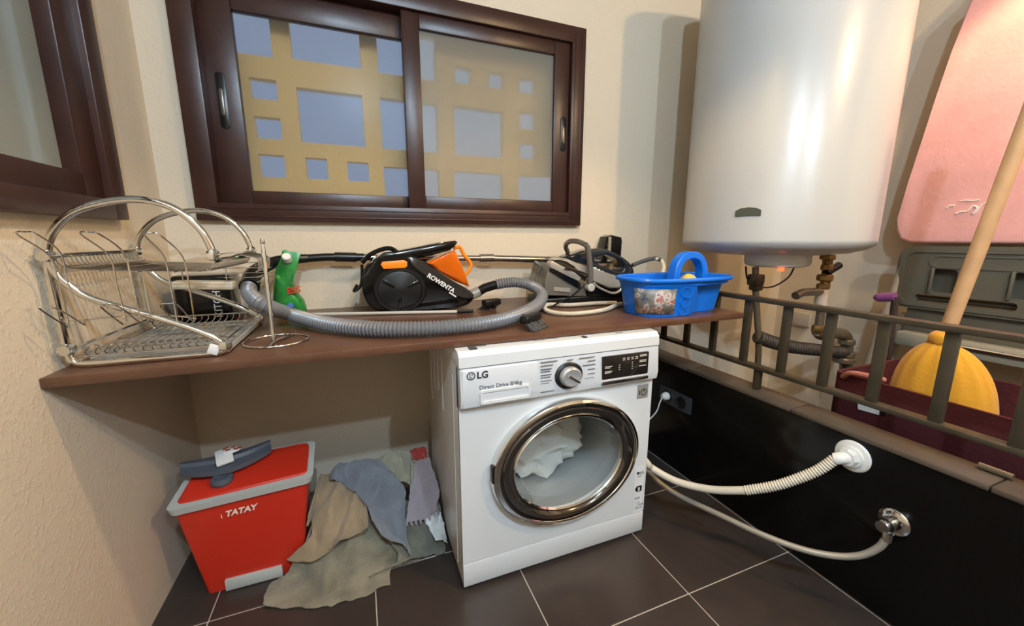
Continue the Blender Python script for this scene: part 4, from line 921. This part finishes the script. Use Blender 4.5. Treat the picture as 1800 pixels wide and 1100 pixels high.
# ================================================================ WATER HEATER
HX, HY, HR = 2.485, -.559, .386
ht = thing('water_heater', 'big white cylindrical electric water heater hung on the wall past the railing', 'water heater', (HX, 0, 1.1))
bm = new(); lathe(bm, [(0, 1.105), (.20, 1.107), (.30, 1.118), (.355, 1.135), (.380, 1.152), (.3865, 1.163)], (HX, HY, 0), seg=96); obj('bottom_dome', bm, mat('heater_plastic', (204, 202, 198), .3), ht, angle=50)
bm = new(); lathe(bm, [(.384, 1.160), (.388, 1.166), (.386, 1.175), (.386, 2.33), (.384, 2.34)], (HX, HY, 0), seg=96); obj('tank', bm, mat('heater_enamel', (178, 178, 176), .3, coat=.25), ht, angle=50)
bm = new(); lathe(bm, [(.3865, 2.335), (.38, 2.36), (.34, 2.385), (.2, 2.405), (0, 2.41)], (HX, HY, 0), seg=96); obj('top_dome', bm, MATS['heater_plastic'], ht, angle=50)
bm = new(); bb(bm, HX + .14, HX + .30, HY + HR - .02, -.001, 1.45, 1.53, .004); obj('wall_bracket', bm, GREYP, ht)
bm = new(); bb(bm, HX + .14, HX + .30, HY + HR - .02, -.001, 2.05, 2.13, .004); obj('wall_bracket', bm, GREYP, ht)
cp = Vector((2.415, -.655, 0))
bm = new(); lathe(bm, [(.125, 1.125), (.125, 1.075), (.118, 1.062), (.10, 1.056), (0, 1.055)], (cp.x, cp.y, 0), seg=40, sx=1.1); obj('element_cover', bm, MATS['heater_plastic'], ht)
bm = new(); lathe(bm, [(.012, 0), (.012, .012), (.008, .016), (0, .016)], (2.34, -.73, 1.043), seg=14); obj('pilot_light', bm, mat('red_neon', (255, 60, 30), .4, emit=6.0), ht)
# badge on the curved front
a0 = math.atan2(-.62 - HY, 2.04 - HX)
bm = new(); seg = 16; A = []
pr_ = [(-.5, 0), (-.5, .62), (-.3, .9), (0, 1.0), (.3, .9), (.5, .62), (.5, 0)]
badge_c = [(2.003, -0.66, 1.28)][0]
va = []
for rr in (HR + .001, HR + .006):
    va.append([bm.verts.new((HX + rr * math.cos(A0), HY + rr * math.sin(A0), 1.272 + h * .034)) for A0, h in [(math.radians(203) + u * .24, h) for u, h in pr_]])
bm.faces.new(va[1]); bm.faces.new(va[0])
for k in range(len(pr_)): bm.faces.new((va[0][k], va[0][(k + 1) % 7], va[1][(k + 1) % 7], va[1][k]))
obj('badge', bm, mat('badge_green_grey', (92, 96, 84), .3, .4), ht)
# ---- pipework below it
PIPE = mat('dull_galvanised', (128, 116, 98), .4, .6); BRASS = mat('aged_brass', (140, 112, 70), .35, .8)
pw = thing('heater_pipework', 'brass valves and pipes hanging under the water heater', 'pipes', (2.7, -.45, .3))
def pp(name, pts, r, m=PIPE, n=5): 
    bm = new(); tube(bm, smooth_path(pts, n) if n else pts, r, 14); return obj(name, bm, m, pw)
YP = -.47
p1 = [(2.329, -0.62, 1.051), (2.344, -0.62, 0.958), (2.38, -0.62, 0.808), (2.422, -0.62, 0.577)]
pp('cold_pipe', p1 + [(p1[-1][0], p1[-1][1], .002)], .014)
bm = new(); 
for f, r, h in ((.12, .032, .05), (.19, .026, .03)): 
    q_ = Vector(p1[0]).lerp(Vector(p1[3]), f); lathe(bm, [(r, -h / 2), (r * 1.1, -h / 4), (r * 1.1, h / 4), (r, h / 2)], q_, seg=8)
obj('safety_valve', bm, mat('dark_brass', (70, 54, 38), .4, .7), pw)
p2 = [(2.831, -0.62, 1.106), (2.845, -0.62, 1.009), (2.84, -0.62, 0.892), (2.847, -0.62, 0.743), (2.842, -0.62, 0.682)]
pp('hot_pipe', p2[:3], .022, BRASS); pp('white_sleeve', [(2.832, -0.62, 0.928), (2.834, -0.62, 0.819)], .028, mat('offwhite_pipe', (196, 180, 162), .5), 0); pp('lower_pipe', p2[2:], .02, PIPE)
for q_, r, h in zip([(2.835, -0.62, 1.089), (2.843, -0.62, 1.038), (2.837, -0.62, 0.986), (2.833, -0.62, 0.943), (2.843, -0.62, 0.719)], (.034, .028, .036, .030, .030), (.026, .03, .034, .026, .04)):
    bm = new(); lathe(bm, [(r * .85, -h / 2), (r, -h / 3), (r, h / 3), (r * .85, h / 2)], q_, seg=8); obj('union_nut', bm, BRASS, pw)
bm = new(); tube(bm, [(2.823, -0.63, 1.01), (2.918, -0.63, 1.048)], .018, 10); obj('valve_lever', bm, BLACKP, pw)
bm = new(); tube(bm, [(2.835, -0.62, 0.916), (2.677, -0.62, 0.918), (2.63, -0.62, 0.903)], .020, 10); obj('side_branch', bm, PIPE, pw)
corr = bm = new(); corrugated(bm, [(2.399, -0.62, 0.717), (2.516, -0.62, 0.677), (2.67, -0.62, 0.638), (2.831, -0.62, 0.609), (3.002, -0.62, 0.579), (3.108, -0.62, 0.567)], .030, .003, .02, 14); obj('lagged_pipe', bm, mat('dark_lagging', (58, 50, 42), .6, .2), pw)
rp_ = [(2.846, -0.62, 0.706), (2.883, -0.62, 0.685), (3.001, -0.62, 0.683), (3.087, -0.62, 0.654), (3.12, -0.62, 0.56), (3.152, -0.62, 0.355)]
pp('return_pipe', rp_ + [(rp_[-1][0], rp_[-1][1], .002)], .030, PIPE)
for q_, r, h in zip([(3.103, -0.62, 0.626), (3.117, -0.62, 0.553), (3.1, -0.62, 0.523)], (.040, .040, .052), (.03, .03, .03)):
    bm = new(); lathe(bm, [(r * .9, -h / 2), (r, -h / 3), (r, h / 3), (r * .9, h / 2)], q_, seg=10); obj('union_nut', bm, PIPE, pw)
bm = new(); tube(bm, smooth_path([(2.292, -0.6, 1.056), (2.312, -0.6, 0.997), (2.378, -0.6, 0.96), (2.487, -0.6, 0.953), (2.589, -0.6, 0.993), (2.627, -0.6, 1.047)], 6), .004, 8); obj('heater_cable', bm, BLACKP, pw)
jb = [(-0.102, 0.693), (-0.244, 0.69), (-0.227, 0.601), (-0.106, 0.601)]
bm = new(); bb(bm, XR - .03, XR - .0005, min(p[0] for p in jb), max(p[0] for p in jb), min(p[1] for p in jb), max(p[1] for p in jb), .006)
tag(obj('junction_box', bm, mat('dingy_white_plastic', (190, 184, 172), .5)), 'small white junction box on the wall below the water heater', 'junction box')

# ================================================================ BEHIND THE RAILING
# folding chair leaning on the side wall
fc = thing('folding_chair', 'folded grey plastic chair with slotted backrest leaning against the wall past the railing', 'chair', (3.2, -1.0, 0))
FG = mat('olive_grey_plastic', (92, 90, 80), .38); FX = 3.20
o_ = [(-0.772, 1.146), (-0.731, 1.122), (-0.722, 1.058), (-0.742, 0.92), (-0.768, 0.834), (-0.797, 0.822)]
yl = o_[3][0]; yr = -1.52; zt = o_[0][1]; zb = .842
po = rrect(yr, yl, zb, zt, .055, 6)
sl = rrect(-1.16, -.83, .878, .915, .017, 6)
bm = new(); ringplate(bm, po, sl, FX - .014, FX + .014, 'X'); bk = obj('backrest', bm, FG, fc, smooth=True, angle=40)
def cut_hole(o, outline, x0, x1):
    """cut a real opening through a panel (outline in the room's y, z)"""
    bm = new(); prism(bm, outline, x0, x1, 'X'); t = obj('opening', bm, None, fc, smooth=False)
    m = o.modifiers.new('opening', 'BOOLEAN'); m.operation = 'DIFFERENCE'; m.solver = 'EXACT'; m.object = t
    dg = bpy.context.evaluated_depsgraph_get(); me = bpy.data.meshes.new_from_object(o.evaluated_get(dg))
    o.modifiers.clear(); o.data = me; bpy.data.objects.remove(t)
for y0 in (-.965, -1.215): cut_hole(bk, rrect(y0, y0 + .095, .93, 1.04, .018), FX - .05, FX + .05)
bm = new(); ringplate(bm, rrect(yr + .012, yl - .012, zb + .012, zt - .012, .05, 6), rrect(yr + .03, yl - .03, zb + .03, zt - .03, .045, 6), FX - .020, FX - .012, 'X'); obj('raised_border', bm, FG, bk)
bm = new(); ringplate(bm, rrect(-1.40, -.86, 1.045, 1.105, .028, 6), rrect(-1.39, -.87, 1.052, 1.098, .023, 6), FX - .018, FX - .012, 'X'); obj('moulded_line', bm, FG, bk)
for y0 in (-.965, -1.215):
    bm = new(); prism(bm, rrect(y0 - .008, y0 + .103, .922, 1.048, .02), FX + .034, FX + .038, 'X', .001); ringplate(bm, rrect(y0 - .008, y0 + .103, .922, 1.048, .02), rrect(y0 - .001, y0 + .096, .929, 1.041, .018), FX + .010, FX + .035, 'X'); pk = obj('pocket', bm, FG, bk)
    bm = new(); bb(bm, FX - .026, FX - .012, y0 + .078, y0 + .09, .925, 1.045, .004); obj('pocket_rib', bm, FG, pk)
bm = new(); tube(bm, [(FX + .03, -.80, .893), (FX + .03, -1.30, .893)], .014, 10); obj('tube', bm, mat('dull_tube', (90, 84, 70), .4, .4), fc)
bm = new(); bb(bm, FX + .01, FX + .035, -1.50, -.80, .72, .845, .004); obj('seat_panel', bm, mat('grey_brown_panel', (98, 92, 80), .4), fc)
bm = new(); bb(bm, FX - .055, FX + .02, -1.54, -.80, .655, .725, .01); obj('seat_edge', bm, mat('pale_grey_plastic', (150, 146, 132), .35), fc)
bm = new(); tube(bm, [(FX - .06, -1.50, .70), (FX - .06, -.93, .70)], .010, 10); obj('seat_bar', bm, STEEL, fc)
for ys_, ye in ((-.76, -.66), (-1.50, -1.60)):
    bm = new(); tube(bm, [(FX + .005, ys_, 1.05), (FX - .10, ye, .012)], .020, 12); obj('leg', bm, mat('pale_leg', (168, 160, 146), .4, .2), fc)
    bm = new(); tube(bm, [(FX + .05, ys_ - .02, .80), (FX + .17, ye, .012)], .018, 12); obj('leg', bm, MATS['pale_leg'], fc)
# ironing board
ib = thing('ironing_board', 'tall pink fabric ironing board standing upright on the folded chair against the wall', 'ironing board', (3.29, -1.0, 1.16))
e_ = [(-0.748, 1.159), (-0.704, 1.179), (-0.681, 1.226), (-0.681, 1.28), (-0.699, 1.467), (-0.723, 1.658), (-0.747, 1.856), (-0.772, 2.034), (-0.8, 2.224)]
L_ = [(a, b) for a, b in e_]
yc = -1.06
L_ += [(yc + .12, 2.32), (yc + .06, 2.40)]
out = L_ + [(2 * yc - a, b) for a, b in reversed(L_)]
bm = new(); prism(bm, out, 3.245, 3.285, 'X', .014, 4); obj('padded_cover', bm, mat('pink_fabric', (248, 182, 176), .8, bump=.15, bscale=60, vary=.12, vscale=5, sheen=.2), ib, angle=50)
bm = new(); prism(bm, [(yc + (a - yc) * .96, b + (.012 if b < 1.3 else -.02)) for a, b in out], 3.285, 3.300, 'X'); obj('steel_deck', bm, GREYP, ib)
for sg in (1, -1):
    bm = new(); tube(bm, [(3.315, yc + sg * .12, 1.18), (3.322, yc + sg * .06, 2.2)], .012, 10); obj('folded_leg', bm, PIPE, ib)
SCR = mat('white_print', (240, 224, 216), .6)
def stroke(pts, w=.0035):
    bm = new(); tube(bm, [(3.2435, a, b) for a, b in [(p.x, p.z) for p in smooth_path([(q[0], 0, q[1]) for q in pts], 5)]], w, 6); return bm
for nm, pts, w in (('script_stroke', [(-0.895, 1.294), (-0.912, 1.303), (-0.93, 1.304), (-0.941, 1.319), (-0.949, 1.326), (-0.961, 1.315), (-0.95, 1.291), (-0.96, 1.3), (-0.97, 1.324), (-0.982, 1.335), (-0.998, 1.341), (-1.011, 1.345)], .004),
                   ('script_stroke', [(-0.901, 1.35), (-0.919, 1.353), (-0.942, 1.349), (-0.962, 1.352)], .003), ('script_stroke', [(-0.86, 1.322), (-0.87, 1.332), (-0.885, 1.333)], .0035), ('script_stroke', [(-1.007, 1.35), (-1.021, 1.347), (-1.034, 1.343)], .003)):
    obj(nm, stroke(pts, w), SCR, ib)
# maroon basket, broom with yellow cloth, purple handled brush
bk_ = thing('maroon_basket', 'dark maroon fabric storage basket on the floor behind the railing', 'basket', (2.62, -1.3, 0))
MAR = mat('maroon_fabric', (74, 20, 24), .8, bump=.3, bscale=70)
bm = new(); ringplate(bm, rrect(2.40, 2.86, -1.72, -.955, .03), rrect(2.412, 2.848, -1.708, -.967, .022), .01, .655, 'Z'); obj('sides', bm, MAR, bk_)
bm = new(); prism(bm, rrect(2.405, 2.855, -1.715, -.96, .028), .001, .015, 'Z'); obj('bottom', bm, MAR, bk_)
bm = new(); tube(bm, smooth_path([(2.40, -.99, .64), (2.385, -1.02, .668), (2.40, -1.08, .672), (2.44, -1.10, .660)], 5), .010, 8); obj('folded_flap', bm, mat('pink_lining', (176, 112, 104), .8), bk_)
tcd = [(-1.053, 0.558), (-1.12, 0.57), (-1.123, 0.537), (-1.057, 0.532)]
bm = new(); prism(bm, tcd, 2.3965, 2.3995, 'X'); cdl = obj('white_card', bm, mat('white_card', (222, 220, 214), .6), bk_)
tce = [(-1.124, 0.574), (-1.136, 0.574), (-1.141, 0.541), (-1.129, 0.54)]
bm = new(); prism(bm, tce, 2.3965, 2.3995, 'X'); obj('black_card', bm, BLACKP, bk_)
br = thing('broom', 'wooden broom handle ending in a head wrapped in a yellow cloth', 'broom', (2.50, -1.22, .45))
bp_ = [(2.52, -1.287, 1.552), (2.5, -1.214, 0.841)]
hv = (Vector(bp_[0]) - Vector(bp_[1])).normalized()
bm = new(); tube(bm, [Vector(bp_[1]), Vector(bp_[0]) + hv * .25], .0205, 16); obj('pole', bm, mat('pale_wood', (204, 160, 116), .5, bump=.1, bscale=30, vary=.2, vscale=10), br)
YEL = mat('yellow_cotton', (206, 146, 34), .9, bump=.2, bscale=90, sheen=.2)
kn_ = Vector(bp_[1]) + hv * .0
bm = new(); blob(bm, kn_ + Vector((0, .002, .0)), .036, .12, 6, 3, (1, 1, .85), 1.0); ck = obj('knot', bm, YEL, br)
bm = new(); rows = []
bc = Vector((2.50, -1.235, .60))
for i in range(13):
    t = i / 12
    ry = .022 + .118 * math.sin(t * PI * .5) ** 1.0; rx = .022 + .055 * math.sin(t * PI * .5)
    z = kn_.z - .018 - .26 * (t ** 1.7)
    ring = []
    for k in range(56):
        a = 2 * PI * k / 56; pl_ = 1 + .09 * math.sin(14 * a) * (1 - t) * (1 if t > .05 else .3) + .03 * math.sin(5 * a + 1)
        ring.append(bm.verts.new((kn_.x + rx * math.cos(a) * pl_, kn_.y - .02 * t + ry * math.sin(a) * pl_, z)))
    rows.append(ring)
for a, b in zip(rows, rows[1:]):
    for k in range(56): bm.faces.new((a[k], a[(k + 1) % 56], b[(k + 1) % 56], b[k]))
bm.faces.new(rows[-1]); obj('yellow_cloth', bm, YEL, br, angle=80)
pb_ = thing('purple_brush', 'long brush with a purple grip leaning by the folded chair', 'brush', (2.95, -.83, 0))
g_ = [(2.9, -0.805, 0.906), (2.9, -0.885, 0.92)]
bm = new(); tube(bm, smooth_path([g_[0], Vector(g_[0]).lerp(Vector(g_[1]), .25), Vector(g_[0]).lerp(Vector(g_[1]), .6), g_[1]], 4), .018, 14, rfun=lambda i, N: .007 + .014 * min(1, i / 4)); obj('grip', bm, mat('purple_plastic', (132, 74, 128), .3), pb_)
bm = new(); tube(bm, [Vector(g_[1]), Vector((2.94, -.88, .60)), Vector((2.95, -.86, .02))], .014, 10); obj('shaft', bm, mat('dark_shaft', (60, 48, 44), .5), pb_)
dk = [(2.17, -1.448, 0.575), (2.17, -1.51, 0.579)]
bm = new(); tube(bm, [(2.18, dk[0][1], .571), (2.18, dk[1][1], .571)], .009, 12); 
tag(obj('metal_pin', bm, PIPE), 'short grey metal pin lying on the parapet ledge', 'pin')
